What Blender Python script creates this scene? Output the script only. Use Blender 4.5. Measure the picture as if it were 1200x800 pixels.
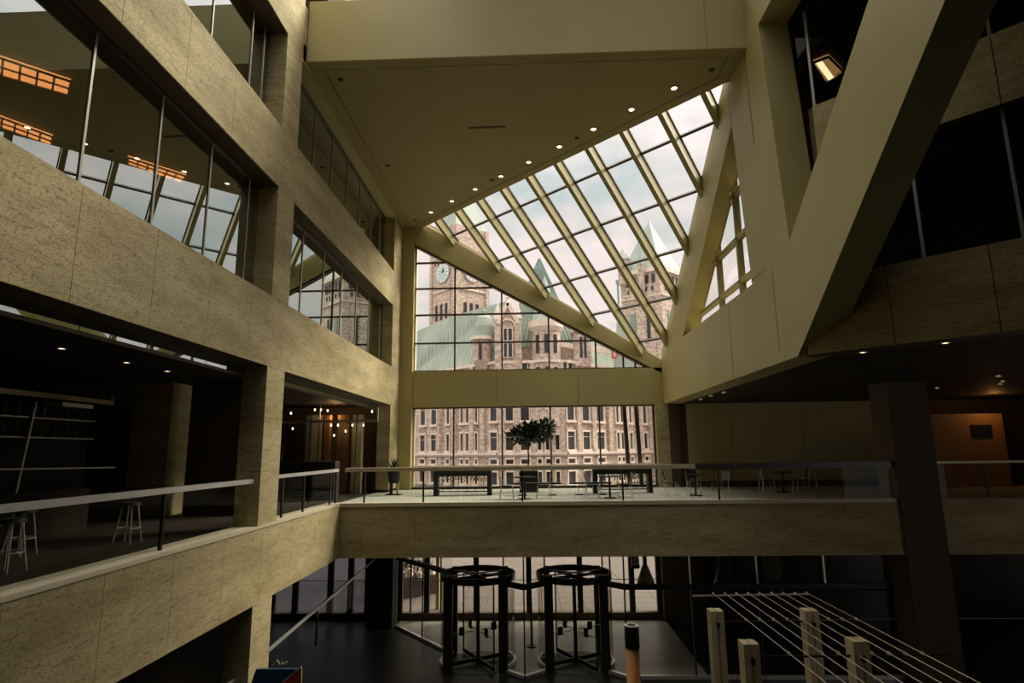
import bpy, bmesh, math, random
from mathutils import Vector, Matrix
random.seed(7)
D = bpy.data
for o in list(D.objects): D.objects.remove(o)
SC = bpy.context.scene
COL = SC.collection

# ------------------------------------------------------------------ camera
FPX, PITCH, YAW, ROLL = 700.75, 0.17994, -0.03178, -0.01193
EYE = Vector((0, 0, 1.66))
_F = Vector((math.sin(YAW)*math.cos(PITCH), math.cos(YAW)*math.cos(PITCH), math.sin(PITCH)))
_R = _F.cross(Vector((0, 0, 1))).normalized(); _U = _R.cross(_F)
CR = _R*math.cos(ROLL) + _U*math.sin(ROLL); CU = -_R*math.sin(ROLL) + _U*math.cos(ROLL)
cd = D.cameras.new('camera'); cam = D.objects.new('camera', cd); COL.objects.link(cam)
cd.sensor_width = 36; cd.lens = 36*FPX/1200; cd.clip_end = 2000; cd.clip_start = .05
m = Matrix((CR, CU, -_F)).transposed().to_4x4(); m.translation = EYE; cam.matrix_world = m
SC.camera = cam

def hit(px, py, n, d):                       # survey point: where the sight line meets the plane n.p = d
    r = _F*FPX + CR*(px-600) - CU*(py-400); n = Vector(n)
    return EYE + r*((d - n.dot(EYE))/n.dot(r))
def onx(px, py, v): return hit(px, py, (1, 0, 0), v)
def ony(px, py, v): return hit(px, py, (0, 1, 0), v)
def onz(px, py, v): return hit(px, py, (0, 0, 1), v)

# ------------------------------------------------------------------ world, exposure
SC.view_settings.view_transform = 'Standard'; SC.view_settings.look = 'None'
SC.view_settings.gamma = 1; SC.view_settings.use_curve_mapping = False
SC.view_settings.exposure = 1.14
W = D.worlds.new('sky'); SC.world = W; W.use_nodes = True
wn, wl = W.node_tree.nodes, W.node_tree.links; wn.clear()
tc = wn.new('ShaderNodeTexCoord'); mp = wn.new('ShaderNodeMapping'); mp.inputs['Scale'].default_value = (1.6, 1.6, 3.2)
nz = wn.new('ShaderNodeTexNoise'); nz.inputs['Scale'].default_value = 2.6; nz.inputs['Detail'].default_value = 7; nz.inputs['Roughness'].default_value = .55
rp = wn.new('ShaderNodeValToRGB')
rp.color_ramp.elements[0].position = .33; rp.color_ramp.elements[0].color = (.50, .58, .58, 1)
rp.color_ramp.elements[1].position = .52; rp.color_ramp.elements[1].color = (.84, .76, .745, 1)
e = rp.color_ramp.elements.new(.42); e.color = (.66, .66, .65, 1)
sx = wn.new('ShaderNodeSeparateXYZ'); mr = wn.new('ShaderNodeMapRange'); pw = wn.new('ShaderNodeMath'); pw.operation = 'POWER'; pw.use_clamp = True; pw.inputs[1].default_value = 5
mr.inputs['From Min'].default_value = .0; mr.inputs['From Max'].default_value = 1
mr.inputs['To Min'].default_value = .62; mr.inputs['To Max'].default_value = 4.8
bg = wn.new('ShaderNodeBackground'); wo = wn.new('ShaderNodeOutputWorld')
wl.new(tc.outputs['Generated'], mp.inputs['Vector']); wl.new(mp.outputs[0], nz.inputs['Vector'])
wl.new(nz.outputs['Fac'], rp.inputs['Fac']); wl.new(rp.outputs['Color'], bg.inputs['Color'])
wl.new(tc.outputs['Generated'], sx.inputs[0]); wl.new(sx.outputs['Z'], pw.inputs[0]); wl.new(pw.outputs[0], mr.inputs['Value'])
wl.new(mr.outputs[0], bg.inputs['Strength']); wl.new(bg.outputs[0], wo.inputs['Surface'])
sd = D.lights.new('sun', 'SUN'); sd.energy = 3.4; sd.angle = math.radians(27); sd.color = (1, .93, .82)
so = D.objects.new('sun', sd); COL.objects.link(so); so.rotation_euler = (math.radians(48), 0, math.radians(118))

# ------------------------------------------------------------------ materials
def mat(name, col, rough=.6, metal=0, spec=.5):
    M = D.materials.new(name); M.use_nodes = True; b = M.node_tree.nodes['Principled BSDF']
    b.inputs['Base Color'].default_value = (*col, 1); b.inputs['Roughness'].default_value = rough
    b.inputs['Metallic'].default_value = metal; b.inputs['Specular IOR Level'].default_value = spec
    return M
def noisy(name, c1, c2, scale=(1, 1, 1), nscale=4, lo=.35, hi=.65, rough=.6, metal=0, bump=0, detail=5, spec=.5):
    M = mat(name, c1, rough, metal, spec); n, l = M.node_tree.nodes, M.node_tree.links; b = n['Principled BSDF']
    g = n.new('ShaderNodeNewGeometry'); mp = n.new('ShaderNodeMapping'); mp.inputs['Scale'].default_value = scale
    t = n.new('ShaderNodeTexNoise'); t.inputs['Scale'].default_value = nscale; t.inputs['Detail'].default_value = detail
    r = n.new('ShaderNodeValToRGB'); r.color_ramp.elements[0].position = lo; r.color_ramp.elements[0].color = (*c1, 1)
    r.color_ramp.elements[1].position = hi; r.color_ramp.elements[1].color = (*c2, 1)
    l.new(g.outputs['Position'], mp.inputs[0]); l.new(mp.outputs[0], t.inputs['Vector']); l.new(t.outputs['Fac'], r.inputs['Fac'])
    l.new(r.outputs['Color'], b.inputs['Base Color'])
    if bump:
        bm_ = n.new('ShaderNodeBump'); bm_.inputs['Strength'].default_value = bump; bm_.inputs['Distance'].default_value = .02
        l.new(t.outputs['Fac'], bm_.inputs['Height']); l.new(bm_.outputs[0], b.inputs['Normal'])
    return M
def emit(name, col, s):
    M = D.materials.new(name); M.use_nodes = True; n = M.node_tree.nodes; n.clear()
    e = n.new('ShaderNodeEmission'); e.inputs['Color'].default_value = (*col, 1); e.inputs['Strength'].default_value = s
    o = n.new('ShaderNodeOutputMaterial'); M.node_tree.links.new(e.outputs[0], o.inputs['Surface']); return M
def glass(name, tint, f0, f1, gcol=(1, 1, 1)):
    """ thin pane: the front surface tints and reflects, the back surface lets light through """
    M = D.materials.new(name); M.use_nodes = True; n, l = M.node_tree.nodes, M.node_tree.links; n.clear()
    t = n.new('ShaderNodeBsdfTransparent'); g = n.new('ShaderNodeBsdfGlossy'); g.inputs['Roughness'].default_value = 0.0; g.inputs['Color'].default_value = (*gcol, 1)
    ge = n.new('ShaderNodeNewGeometry'); cm = n.new('ShaderNodeMixRGB'); cm.inputs[1].default_value = (*tint, 1); cm.inputs[2].default_value = (1, 1, 1, 1)
    l.new(ge.outputs['Backfacing'], cm.inputs[0]); l.new(cm.outputs[0], t.inputs['Color'])
    lw = n.new('ShaderNodeLayerWeight'); lw.inputs['Blend'].default_value = .35
    r = n.new('ShaderNodeMapRange'); r.inputs['To Min'].default_value = f0; r.inputs['To Max'].default_value = f1
    iv = n.new('ShaderNodeMath'); iv.operation = 'SUBTRACT'; iv.inputs[0].default_value = 1; mu = n.new('ShaderNodeMath'); mu.operation = 'MULTIPLY'
    l.new(ge.outputs['Backfacing'], iv.inputs[1]); l.new(iv.outputs[0], mu.inputs[0]); l.new(r.outputs[0], mu.inputs[1])
    mx = n.new('ShaderNodeMixShader'); o = n.new('ShaderNodeOutputMaterial')
    l.new(lw.outputs['Fresnel'], r.inputs['Value']); l.new(mu.outputs[0], mx.inputs[0])
    l.new(t.outputs[0], mx.inputs[1]); l.new(g.outputs[0], mx.inputs[2]); l.new(mx.outputs[0], o.inputs['Surface']); return M

def travertine():
    M = mat('travertine', (.5, .4, .26), .75); n, l = M.node_tree.nodes, M.node_tree.links; b = n['Principled BSDF']
    g = n.new('ShaderNodeNewGeometry')
    def nz(scale, s, d, rough=.6):
        mp = n.new('ShaderNodeMapping'); mp.inputs['Scale'].default_value = scale; mp.inputs['Rotation'].default_value = (.06, 0, 0)
        t = n.new('ShaderNodeTexNoise'); t.inputs['Scale'].default_value = s; t.inputs['Detail'].default_value = d; t.inputs['Roughness'].default_value = rough
        l.new(g.outputs['Position'], mp.inputs[0]); l.new(mp.outputs[0], t.inputs['Vector']); return t
    big = nz((.35, .35, 1.6), 1.3, 4); st = nz((1.3, 1.3, 8), 2.6, 8, .75); pit = nz((5, 5, 16), 3.4, 5, .7)
    r1 = n.new('ShaderNodeValToRGB'); r1.color_ramp.elements[0].position = .33; r1.color_ramp.elements[1].position = .68
    r1.color_ramp.elements[0].color = (.36, .295, .13, 1); r1.color_ramp.elements[1].color = (.54, .46, .235, 1)
    r2 = n.new('ShaderNodeValToRGB'); r2.color_ramp.elements[0].position = .34; r2.color_ramp.elements[1].position = .5
    r2.color_ramp.elements[0].color = (.55, .5, .45, 1); r2.color_ramp.elements[1].color = (1, 1, 1, 1)
    r3 = n.new('ShaderNodeValToRGB'); r3.color_ramp.elements[0].position = .40; r3.color_ramp.elements[1].position = .455
    r3.color_ramp.elements[0].color = (.36, .32, .27, 1); r3.color_ramp.elements[1].color = (1, 1, 1, 1)
    m1 = n.new('ShaderNodeMixRGB'); m1.blend_type = 'MULTIPLY'; m1.inputs[0].default_value = .9
    m2 = n.new('ShaderNodeMixRGB'); m2.blend_type = 'MULTIPLY'; m2.inputs[0].default_value = .8
    l.new(big.outputs['Fac'], r1.inputs[0]); l.new(st.outputs['Fac'], r2.inputs[0]); l.new(pit.outputs['Fac'], r3.inputs[0])
    l.new(r1.outputs[0], m1.inputs[1]); l.new(r2.outputs[0], m1.inputs[2]); l.new(m1.outputs[0], m2.inputs[1]); l.new(r3.outputs[0], m2.inputs[2])
    l.new(m2.outputs[0], b.inputs['Base Color'])
    bp = n.new('ShaderNodeBump'); bp.inputs['Strength'].default_value = .5; bp.inputs['Distance'].default_value = .01
    l.new(r3.outputs[0], bp.inputs['Height']); l.new(bp.outputs[0], b.inputs['Normal'])
    return M
def granite():
    M = mat('granite', (.6, .45, .38), .8); n, l = M.node_tree.nodes, M.node_tree.links; b = n['Principled BSDF']
    g = n.new('ShaderNodeNewGeometry'); s = n.new('ShaderNodeSeparateXYZ'); a = n.new('ShaderNodeMath'); a.operation = 'ADD'
    c = n.new('ShaderNodeCombineXYZ'); br = n.new('ShaderNodeTexBrick'); br.inputs['Scale'].default_value = 1
    br.inputs['Brick Width'].default_value = .85; br.inputs['Row Height'].default_value = .42; br.inputs['Mortar Size'].default_value = .03
    br.inputs['Color1'].default_value = (.78, .64, .51, 1); br.inputs['Color2'].default_value = (.60, .48, .38, 1); br.inputs['Mortar'].default_value = (.34, .25, .21, 1)
    l.new(g.outputs['Position'], s.inputs[0]); l.new(s.outputs['X'], a.inputs[0]); l.new(s.outputs['Y'], a.inputs[1])
    l.new(a.outputs[0], c.inputs['X']); l.new(s.outputs['Z'], c.inputs['Y']); l.new(c.outputs[0], br.inputs['Vector'])
    t = n.new('ShaderNodeTexNoise'); t.inputs['Scale'].default_value = 1.6; t.inputs['Detail'].default_value = 6; l.new(g.outputs['Position'], t.inputs['Vector'])
    r = n.new('ShaderNodeValToRGB'); r.color_ramp.elements[0].position = .38; r.color_ramp.elements[0].color = (.58, .56, .55, 1); r.color_ramp.elements[1].position = .6; r.color_ramp.elements[1].color = (1, 1, 1, 1)
    mx = n.new('ShaderNodeMixRGB'); mx.blend_type = 'MULTIPLY'; mx.inputs[0].default_value = .9
    l.new(t.outputs['Fac'], r.inputs[0]); l.new(br.outputs['Color'], mx.inputs[1]); l.new(r.outputs[0], mx.inputs[2]); l.new(mx.outputs[0], b.inputs['Base Color'])
    return M
TRAV = travertine(); GRAN = granite()
GRANL = noisy('dressed_granite', (.70, .58, .47), (.82, .71, .60), nscale=1.2)
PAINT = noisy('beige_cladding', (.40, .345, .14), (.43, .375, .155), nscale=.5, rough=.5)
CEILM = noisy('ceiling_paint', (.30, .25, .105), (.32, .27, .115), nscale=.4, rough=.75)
CURB = mat('pale_stone', (.62, .55, .38), .45)
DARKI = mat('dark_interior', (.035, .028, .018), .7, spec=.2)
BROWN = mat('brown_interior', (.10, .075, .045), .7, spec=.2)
CARPET = noisy('grey_carpet', (.30, .30, .24), (.60, .60, .50), nscale=9, rough=.95, spec=.1)
DFLOOR = noisy('dark_polished_floor', (.012, .012, .01), (.022, .022, .018), nscale=.8, rough=.4, spec=.25)
MULL = mat('bronze_mullion', (.085, .07, .045), .45, .3)
LMULL = mat('pale_aluminium', (.42, .41, .34), .4, .5)
DKM = mat('dark_metal', (.015, .014, .012), .4, .4)
CHROME = mat('brushed_steel', (.72, .72, .66), .3, .65)
RAILW = mat('rail_cap', (.66, .57, .38), .35, .1)
BLACK = mat('black_paint', (.012, .012, .012), .5)
COPPER = noisy('green_copper', (.28, .35, .285), (.36, .42, .345), (1, 1, .4), .5, rough=.7)
COPPERD = mat('green_copper_dark', (.20, .30, .26), .7)
WINDK = mat('dark_window', (.03, .028, .03), .2)
PLAZA = noisy('pink_paving', (.075, .056, .046), (.10, .078, .064), nscale=1.5)
LEAF = noisy('dark_leaf', (.012, .03, .012), (.03, .07, .03), nscale=6, rough=.5)
WOODL = noisy('pale_timber', (.42, .34, .18), (.56, .47, .28), (4, 4, .6), 3, rough=.6)
WOODD = noisy('orange_wood', (.20, .09, .03), (.30, .14, .05), (4, 4, .5), 3)
GTINT = glass('window_glass', (.80, .775, .74), .0, .7)
GSKY = glass('skylight_glass', (.82, .80, .79), .0, .6)
GREFL = glass('reflective_glass', (.24, .25, .22), .44, .95, (.84, .93, .89))
GRAIL = glass('balustrade_glass', (.88, .91, .86), .0, .16)
GDARK = glass('dark_gallery_glass', (.6, .62, .58), .0, .3)
GDOOR = glass('door_glass', (.88, .88, .83), .0, .5)
LAMPW = emit('lamp_white', (1, .9, .66), 2.5)
LAMPO = emit('lamp_orange', (1, .36, .12), 2.6)
LAMPB = emit('lamp_tube', (1, .6, .34), 1.1)

# ------------------------------------------------------------------ mesh builders
class MB:
    def __init__(s): s.v = []; s.f = []
    def add(s, v, f):
        k = len(s.v); s.v += [tuple(p) for p in v]; s.f += [tuple(i+k for i in q) for q in f]; return s
    def box(s, x0, x1, y0, y1, z0, z1):
        return s.add([(x, y, z) for x in (x0, x1) for y in (y0, y1) for z in (z0, z1)],
                     [(0, 1, 3, 2), (4, 6, 7, 5), (0, 4, 5, 1), (2, 3, 7, 6), (0, 2, 6, 4), (1, 5, 7, 3)])
    def bar(s, a, b, w, h, up=(0, 0, 1)):     # rectangular bar from a to b, w across, h along up
        a, b, up = Vector(a), Vector(b), Vector(up); d = (b-a).normalized(); r = d.cross(up).normalized(); u = r.cross(d)
        v = [p + r*(w/2*i) + u*(h/2*j) for p in (a, b) for i, j in ((-1, -1), (1, -1), (1, 1), (-1, 1))]
        return s.add(v, [(3, 2, 1, 0), (4, 5, 6, 7), (0, 1, 5, 4), (1, 2, 6, 5), (2, 3, 7, 6), (3, 0, 4, 7)])
    def prism(s, poly, ext):                  # planar polygon swept by vector
        n = len(poly); e = Vector(ext); p = [Vector(q) for q in poly]
        return s.add(p + [q+e for q in p], [tuple(range(n-1, -1, -1)), tuple(range(n, 2*n))] + [(i, (i+1) % n, (i+1) % n+n, i+n) for i in range(n)])
    def loft(s, c0, r0, c1, r1, n=12, cap=True, ph=0):
        c0, c1 = Vector(c0), Vector(c1); d = (c1-c0).normalized(); t = Vector((0, 0, 1)) if abs(d.z) < .9 else Vector((1, 0, 0))
        u = d.cross(t).normalized(); w = d.cross(u)
        v = [c + (u*math.cos(ph+6.28318*i/n) + w*math.sin(ph+6.28318*i/n))*r for c, r in ((c0, r0), (c1, r1)) for i in range(n)]
        f = [(i, (i+1) % n, (i+1) % n+n, i+n) for i in range(n)]
        if cap: f += [tuple(range(n-1, -1, -1)), tuple(range(n, 2*n))]
        return s.add(v, f)
    def tube(s, pts, r, n=8):
        for a, b in zip(pts, pts[1:]): s.loft(a, r, b, r, n)
        return s
    def ring(s, c, R, w, h, n=36, a0=0, a1=6.28318):     # flat hoop of rectangular section, axis z
        full = abs(a1-a0-6.28318) < .01; v = []; m_ = n if full else n+1
        for i in range(m_):
            a = a0+(a1-a0)*i/n
            for rr, zz in ((R-w/2, -h/2), (R+w/2, -h/2), (R+w/2, h/2), (R-w/2, h/2)):
                v.append((c[0]+rr*math.cos(a), c[1]+rr*math.sin(a), c[2]+zz))
        f = []
        for i in range(n):
            j = (i+1) % m_
            for k in range(4): f.append((i*4+k, i*4+(k+1) % 4, j*4+(k+1) % 4, j*4+k))
        if not full: f += [(3, 2, 1, 0), (n*4, n*4+1, n*4+2, n*4+3)]
        return s.add(v, f)
    def mesh(s, name):
        me = D.meshes.new(name); me.from_pydata(s.v, [], s.f)
        bm = bmesh.new(); bm.from_mesh(me); bmesh.ops.recalc_face_normals(bm, faces=bm.faces); bm.to_mesh(me); bm.free(); return me
    def build(s, name, M, parent=None, smooth=False):
        me = s.mesh(name); me.materials.append(M); o = D.objects.new(name, me); COL.objects.link(o)
        if smooth:
            for p in me.polygons: p.use_smooth = True
        return par(o, parent)
def worldloc(o):
    v = Vector(o.location)
    while o.parent: o = o.parent; v += o.location
    return v
def par(o, parent):
    if parent is not None:
        o.parent = parent; o.location = o.location - worldloc(parent)
    return o
def tag(o, label=None, cat=None, group=None, kind=None):
    if label: o['label'] = label
    if cat: o['category'] = cat
    if group: o['group'] = group
    if kind: o['kind'] = kind
    return o
def empty(name, loc=(0, 0, 0), parent=None):
    o = D.objects.new(name, None); COL.objects.link(o); o.location = loc; o.empty_display_size = .2
    return par(o, parent)
def thing(name, loc, label, cat, group=None): return tag(empty(name, loc), label, cat, group)
def struct(name, label, cat='wall', loc=(0, 0, 0)): return tag(empty(name, loc), label, cat, None, 'structure')
def inst(me, name, loc, parent):
    o = D.objects.new(name, me); COL.objects.link(o); o.location = loc; return par(o, parent)
def copy_tree(o, parent=None):
    c = o.copy(); COL.objects.link(c); c.parent = parent
    for ch in list(o.children): copy_tree(ch, c)
    return c

# ------------------------------------------------------------------ floors and plaza
FZ = -5.14
fl = struct('floor', 'dark polished stone floor of the lower lobby', 'floor')
MB().box(-20, 22, -14, 25.95, FZ-.3, FZ).build('paving', DFLOOR, fl)
MB().prism([(-5.5, 25.94, FZ), (-5.5, 25.0, FZ), (-2.8, 21.85, FZ), (-1.0, 20.2, FZ), (-.35, 19.62, FZ), (.4, 20.2, FZ), (2.1, 20.2, FZ), (2.75, 19.62, FZ), (5.2, 19.62, FZ), (5.2, 25.94, FZ)], (0, 0, .012)).build('vestibule_paving', noisy('vestibule_stone', (.30, .29, .23), (.42, .40, .32), nscale=.9, rough=.35), fl)
pz = struct('floor', 'pink paved plaza in front of the granite building', 'plaza')
MB().box(-90, 120, 26.3, 200, FZ-.4, FZ-.02).build('paving_bed', PLAZA, pz)
tile = MB().box(.01, 1.09, .01, 1.09, 0, .03).mesh('plaza_tile'); tile.materials.append(PLAZA)
for i in range(-5, 6):
    for j in range(9): inst(tile, 'paving_tile', (i*1.1, 26.4+j*1.1, FZ-.02), pz)

# ------------------------------------------------------------------ gallery walkway
gf = struct('floor', 'raised gallery walkway with speckled grey carpet and stone edge', 'floor')
MB().box(-6.0, 24.5, 19.05, 27.3, -1.5, -.012).build('slab', BROWN, gf)
MB().box(-6.5, 24.5, 19.3, 26.95, -.012, 0).build('carpet', CARPET, gf)
MB().box(-5.99, 10.9, 18.96, 19.3, -.012, .1).build('kerb', CURB, gf)
pan = MB().box(.006, 1.644, -.05, 0, 0, 1.60).mesh('walkway_panel'); pan.materials.append(TRAV)
k = -5
while 1.27+k*1.645 < 22:
    x = 1.27+k*1.645
    if x < -5.99:
        MB().box(-5.99, x+1.64, 19.0, 19.05, -1.53, .07).build('stone_panel', TRAV, gf)
    else: inst(pan, 'stone_panel', (x, 19.05, -1.53), gf)
    k += 1

# ------------------------------------------------------------------ left wall
wl_ = struct('wall_left', 'travertine clad left wall with long spandrels and columns', 'wall')
for (z0, z1, off, name) in ((-1.53, .1, 8.61, 'spandrel'), (3.62, 5.24, 7.37, 'spandrel'), (7.98, 9.5, 7.71, 'spandrel'), (12.1, 13.7, 7.71, 'spandrel'), (16.3, 17.9, 7.71, 'spandrel')):
    ye = 19.0 if z0 < 0 else (14.5 if z0 > 12 else 26.9)
    sp = MB().box(-6.5, -6.035, -14, ye if z0 > 0 else 27, z0, z1 if z0 > 0 else -.02).build(name, BROWN, wl_)
    me = MB().box(0, .03, .005, 1.645, 0, z1-z0).mesh('spandrel_panel'); me.materials.append(TRAV)
    y = off - 1.65*14
    while y < ye-.05:
        if y+1.65 > ye: MB().box(-6.03, -6, y+.005, ye, z0, z1).build('stone_panel', TRAV, sp)
        else: inst(me, 'stone_panel', (-6.03, y, z0), sp)
        y += 1.65
    if z0 < 0: MB().box(-6.5, -5.985, -14, 19.3, .04, .1).build('kerb', CURB, sp)
    else: MB().box(-6.5, -6.0, -14, ye, z1, z1+.02).build('sill', TRAV, sp)
for (ya, yb) in ((-12.5, -11.5), (.4, 1.4), (13.3, 14.27), (25.3, 26.88)):
    for (z0, z1) in ((FZ, -1.53), (.1, 3.62), (5.24, 7.98), (9.5, 12.1), (13.7, 16.3)):
        if yb > 20 and (z0 < 0 or z0 > 13): continue
        co = MB().box(-6.5, -6.03, ya+.03, yb-.03, z0, z1).build('column', BROWN, wl_)
        n = 3; h = (z1-z0)/n
        for q in range(n):
            MB().box(-6.03, -6, ya, yb, z0+q*h+.004, z0+(q+1)*h-.004).build('stone_panel', TRAV, co)
            MB().box(-6.55, -6.03, ya, ya+.03, z0+q*h+.004, z0+(q+1)*h-.004).build('stone_panel', TRAV, co)
            MB().box(-6.55, -6.03, yb-.03, yb, z0+q*h+.004, z0+(q+1)*h-.004).build('stone_panel', TRAV, co)
# floor slabs and rooms behind the left wall
for i, (z0, z1) in enumerate(((-1.5, 0), (3.66, 5.1), (8.0, 9.4), (12.15, 13.6), (16.35, 17.8))):
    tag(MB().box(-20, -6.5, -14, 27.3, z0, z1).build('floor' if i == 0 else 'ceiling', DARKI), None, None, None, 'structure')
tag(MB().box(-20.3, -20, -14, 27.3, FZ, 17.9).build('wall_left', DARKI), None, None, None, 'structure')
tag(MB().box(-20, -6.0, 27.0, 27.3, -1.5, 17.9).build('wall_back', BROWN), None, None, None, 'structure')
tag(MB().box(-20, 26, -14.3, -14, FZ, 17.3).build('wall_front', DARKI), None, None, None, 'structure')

hd = MB().box(-6.6, -6.0, 14.27, 27.0, 12.02, 12.6).build('spandrel', PAINT, wl_)
MB().box(-9.2, -9, -14, 20, FZ, -1.5).build('blackout_wall', DARKI, wl_)  # dark wall added to black out the bright floor reflection here
wc = 0
def left_windows(z0, z1, ys, ya, yb, label):
    global wc; wc += 1
    w = struct('window_%d' % wc, label, 'window')
    MB().box(-6.50, -6.40, ya, yb, z1-.06, z1).box(-6.5, -6.4, ya, yb, z0, z0+.05).build('frame', MULL, w)
    for y in ys: MB().box(-6.48, -6.435, y-.022, y+.022, z0+.05, z1-.06).build('mullion', LMULL, w)
    e = [ya]+list(ys)+[yb]
    for a, b in zip(e, e[1:]): MB().box(-6.47, -6.455, a+.022, b-.022, z0+.05, z1-.06).build('pane', GREFL, w)
left_windows(5.26, 7.98, [12.77-1.65*i for i in range(7, -1, -1)][1:], 1.4, 13.3, 'long window band above middle spandrel left of travertine column')
left_windows(5.26, 7.98, [16.09+1.75*i for i in range(6)], 14.27, 25.3, 'window band above middle spandrel beyond the travertine column')
left_windows(9.52, 12.1, [12.4-1.65*i for i in range(7, -1, -1)][1:]+[13.0], 1.4, 13.3, 'upper window band left of the travertine column')
left_windows(9.52, 12.02, [16.5+1.62*i for i in range(5)]+[24.4], 14.27, 25.3, 'upper window band under the soffit beyond travertine column')
left_windows(13.7, 16.3, [2+1.65*i for i in range(7)], 1.4, 13.3, 'topmost window band above left wall')
# glazed transom over the open gallery
for ya, yb, lb in ((1.4, 13.3, 'glass transom strip above open bar gallery left of column'), (14.27, 25.3, 'glass transom strip above open gallery beyond column')):
    wc += 1; w = struct('window_%d' % wc, lb, 'window')
    MB().box(-6.50, -6.46, ya, yb, 3.36, 3.42).build('frame', MULL, w)
    n = 7
    for q in range(n): MB().box(-6.49, -6.475, ya+(yb-ya)*q/n+.01, ya+(yb-ya)*(q+1)/n-.01, 3.42, 3.62).build('pane', GREFL, w)

# ------------------------------------------------------------------ end wall (far)
we = struct('wall_far', 'beige cladding beam and pilaster around the far windows', 'wall')
MB().box(-5.98, 6.6, 27.0, 27.5, 3.62, 5.26).build('beam', PAINT, we)
for x in (-1.6, 2.1): MB().box(x, x+.01, 26.992, 27.0, 3.62, 5.26).build('joint', BROWN, we)
MB().box(-6.0, -5.43, 26.9, 27.5, -1.5, 12.8).build('pilaster', PAINT, we)
co = MB().box(5.5, 6.05, 26.9, 27.5, 0, 3.62).build('pilaster', TRAV, we)
MB().box(6.05, 6.5, 26.9, 27.3, 0, 3.62).build('pilaster', BROWN, we)
# sloping edge beam along the top of the triangular window
def LZ(x): return 11.27-.5616*(x+5.27)
def GZ(x, y): return 26.5-.63*(x+y)
MB().prism([(-5.9, 27, LZ(-5.9)), (6.0, 27, LZ(6.0)), (6.0, 27, GZ(6.0, 27)-.16), (-5.9, 27, GZ(-5.9, 27)-.30)], (0, .45, 0)).build('edge_beam', PAINT, we)

wc += 1; w = struct('window_%d' % wc, 'triangular far window looking at the clock tower', 'window')
XS = [-3.53, -1.33, .84, 2.98, 4.22, 4.76]; ZS = [10.5, 9.23, 7.95, 6.6]
def mull(a, b, ww=.07, hh=.12, name='mullion', M=None, w=None, up=(0, 1, 0)): return MB().bar(a, b, ww, hh, up).build(name, M or MULL, w)
for x in XS: mull((x, 27.3, 5.26), (x, 27.3, LZ(x)+.1), w=w)
for z in ZS: mull((-5.43, 27.3, z), (min(5.5, -5.27+(11.27-z)/.5616+.1), 27.3, z), name='transom', w=w)
mull((-5.40, 27.3, 5.26), (-5.40, 27.3, 11.3), w=w, M=CURB); mull((-5.4, 27.3, 5.29), (5.4, 27.3, 5.29), w=w, name='sill', ww=.08)
mull((-5.43, 27.2, LZ(-5.43)-.04), (5.5, 27.2, LZ(5.5)-.04), w=w, name='head', ww=.10, hh=.3)
xs = [-5.4]+XS+[5.4]; zs = [5.3, 6.6, 7.95, 9.23, 10.5, 11.4]
for a, b in zip(xs, xs[1:]):
    for c, d in zip(zs, zs[1:]):
        P = [(a, c), (b, c), (b, d), (a, d)]; out = []
        for i in range(4):                   # clip by the sloping head
            p, q = P[i], P[(i+1) % 4]; fp, fq = LZ(p[0])-p[1], LZ(q[0])-q[1]
            if fp >= 0: out.append(p)
            if fp*fq < 0: t = fp/(fp-fq); out.append((p[0]+(q[0]-p[0])*t, p[1]+(q[1]-p[1])*t))
        if len(out) > 2: MB().prism([(u, 27.30, v) for u, v in out], (0, .01, 0)).build('pane', GTINT, w)
wc += 1; w = struct('window_%d' % wc, 'wide gallery window looking at the granite facade', 'window')
XG = [-3.56, -1.36, .83, 3.03]
for x in XG: mull((x, 27.3, 0), (x, 27.3, 3.62), w=w)
for x in (4.33, 4.87): mull((x, 27.75, 0), (x-.1, 27.75, 3.62), w=w, ww=.17, hh=.17, name='post')
mull((-5.38, 27.3, 0), (-5.38, 27.3, 3.62), w=w, M=CURB, ww=.1); mull((5.45, 27.3, 0), (5.45, 27.3, 3.62), w=w)
MB().box(-5.43, 5.5, 27.15, 27.4, .84, 1.02).build('transom', RAILW, w); MB().box(-5.43, 5.5, 27.15, 27.4, 0, .1).build('sill', MULL, w)
MB().box(-5.43, 5.5, 27.15, 27.4, 3.56, 3.62).build('head', MULL, w)
xs = [-5.38]+XG+[5.45]
for a, b in zip(xs, xs[1:]):
    MB().box(a+.03, b-.03, 27.3, 27.31, 1.02, 3.57).build('pane', GTINT, w); MB().box(a+.03, b-.03, 27.3, 27.31, .1, .84).build('pane', GTINT, w)

# ------------------------------------------------------------------ ceiling, soffit and cross beam
ce = struct('ceiling', 'beige painted triangular ceiling with downlights along the skylight', 'ceiling')
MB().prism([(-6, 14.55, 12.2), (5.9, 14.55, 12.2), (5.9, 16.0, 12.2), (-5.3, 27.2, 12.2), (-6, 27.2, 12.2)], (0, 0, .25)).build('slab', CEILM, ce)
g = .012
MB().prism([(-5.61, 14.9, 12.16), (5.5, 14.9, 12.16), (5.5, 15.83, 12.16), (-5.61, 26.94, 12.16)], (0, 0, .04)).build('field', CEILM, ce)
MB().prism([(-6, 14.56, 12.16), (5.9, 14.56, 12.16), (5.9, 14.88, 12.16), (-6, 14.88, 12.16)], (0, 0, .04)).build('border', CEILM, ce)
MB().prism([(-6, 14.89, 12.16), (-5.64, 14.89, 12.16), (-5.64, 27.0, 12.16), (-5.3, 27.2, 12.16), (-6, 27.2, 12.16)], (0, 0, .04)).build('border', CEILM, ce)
MB().prism([(5.9, 16.0, 12.16), (-5.3, 27.2, 12.16), (-5.63, 27.01, 12.16), (5.53, 15.85, 12.16), (5.53, 14.89, 12.16), (5.9, 14.89, 12.16)], (0, 0, .04)).build('border', CEILM, ce)
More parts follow.
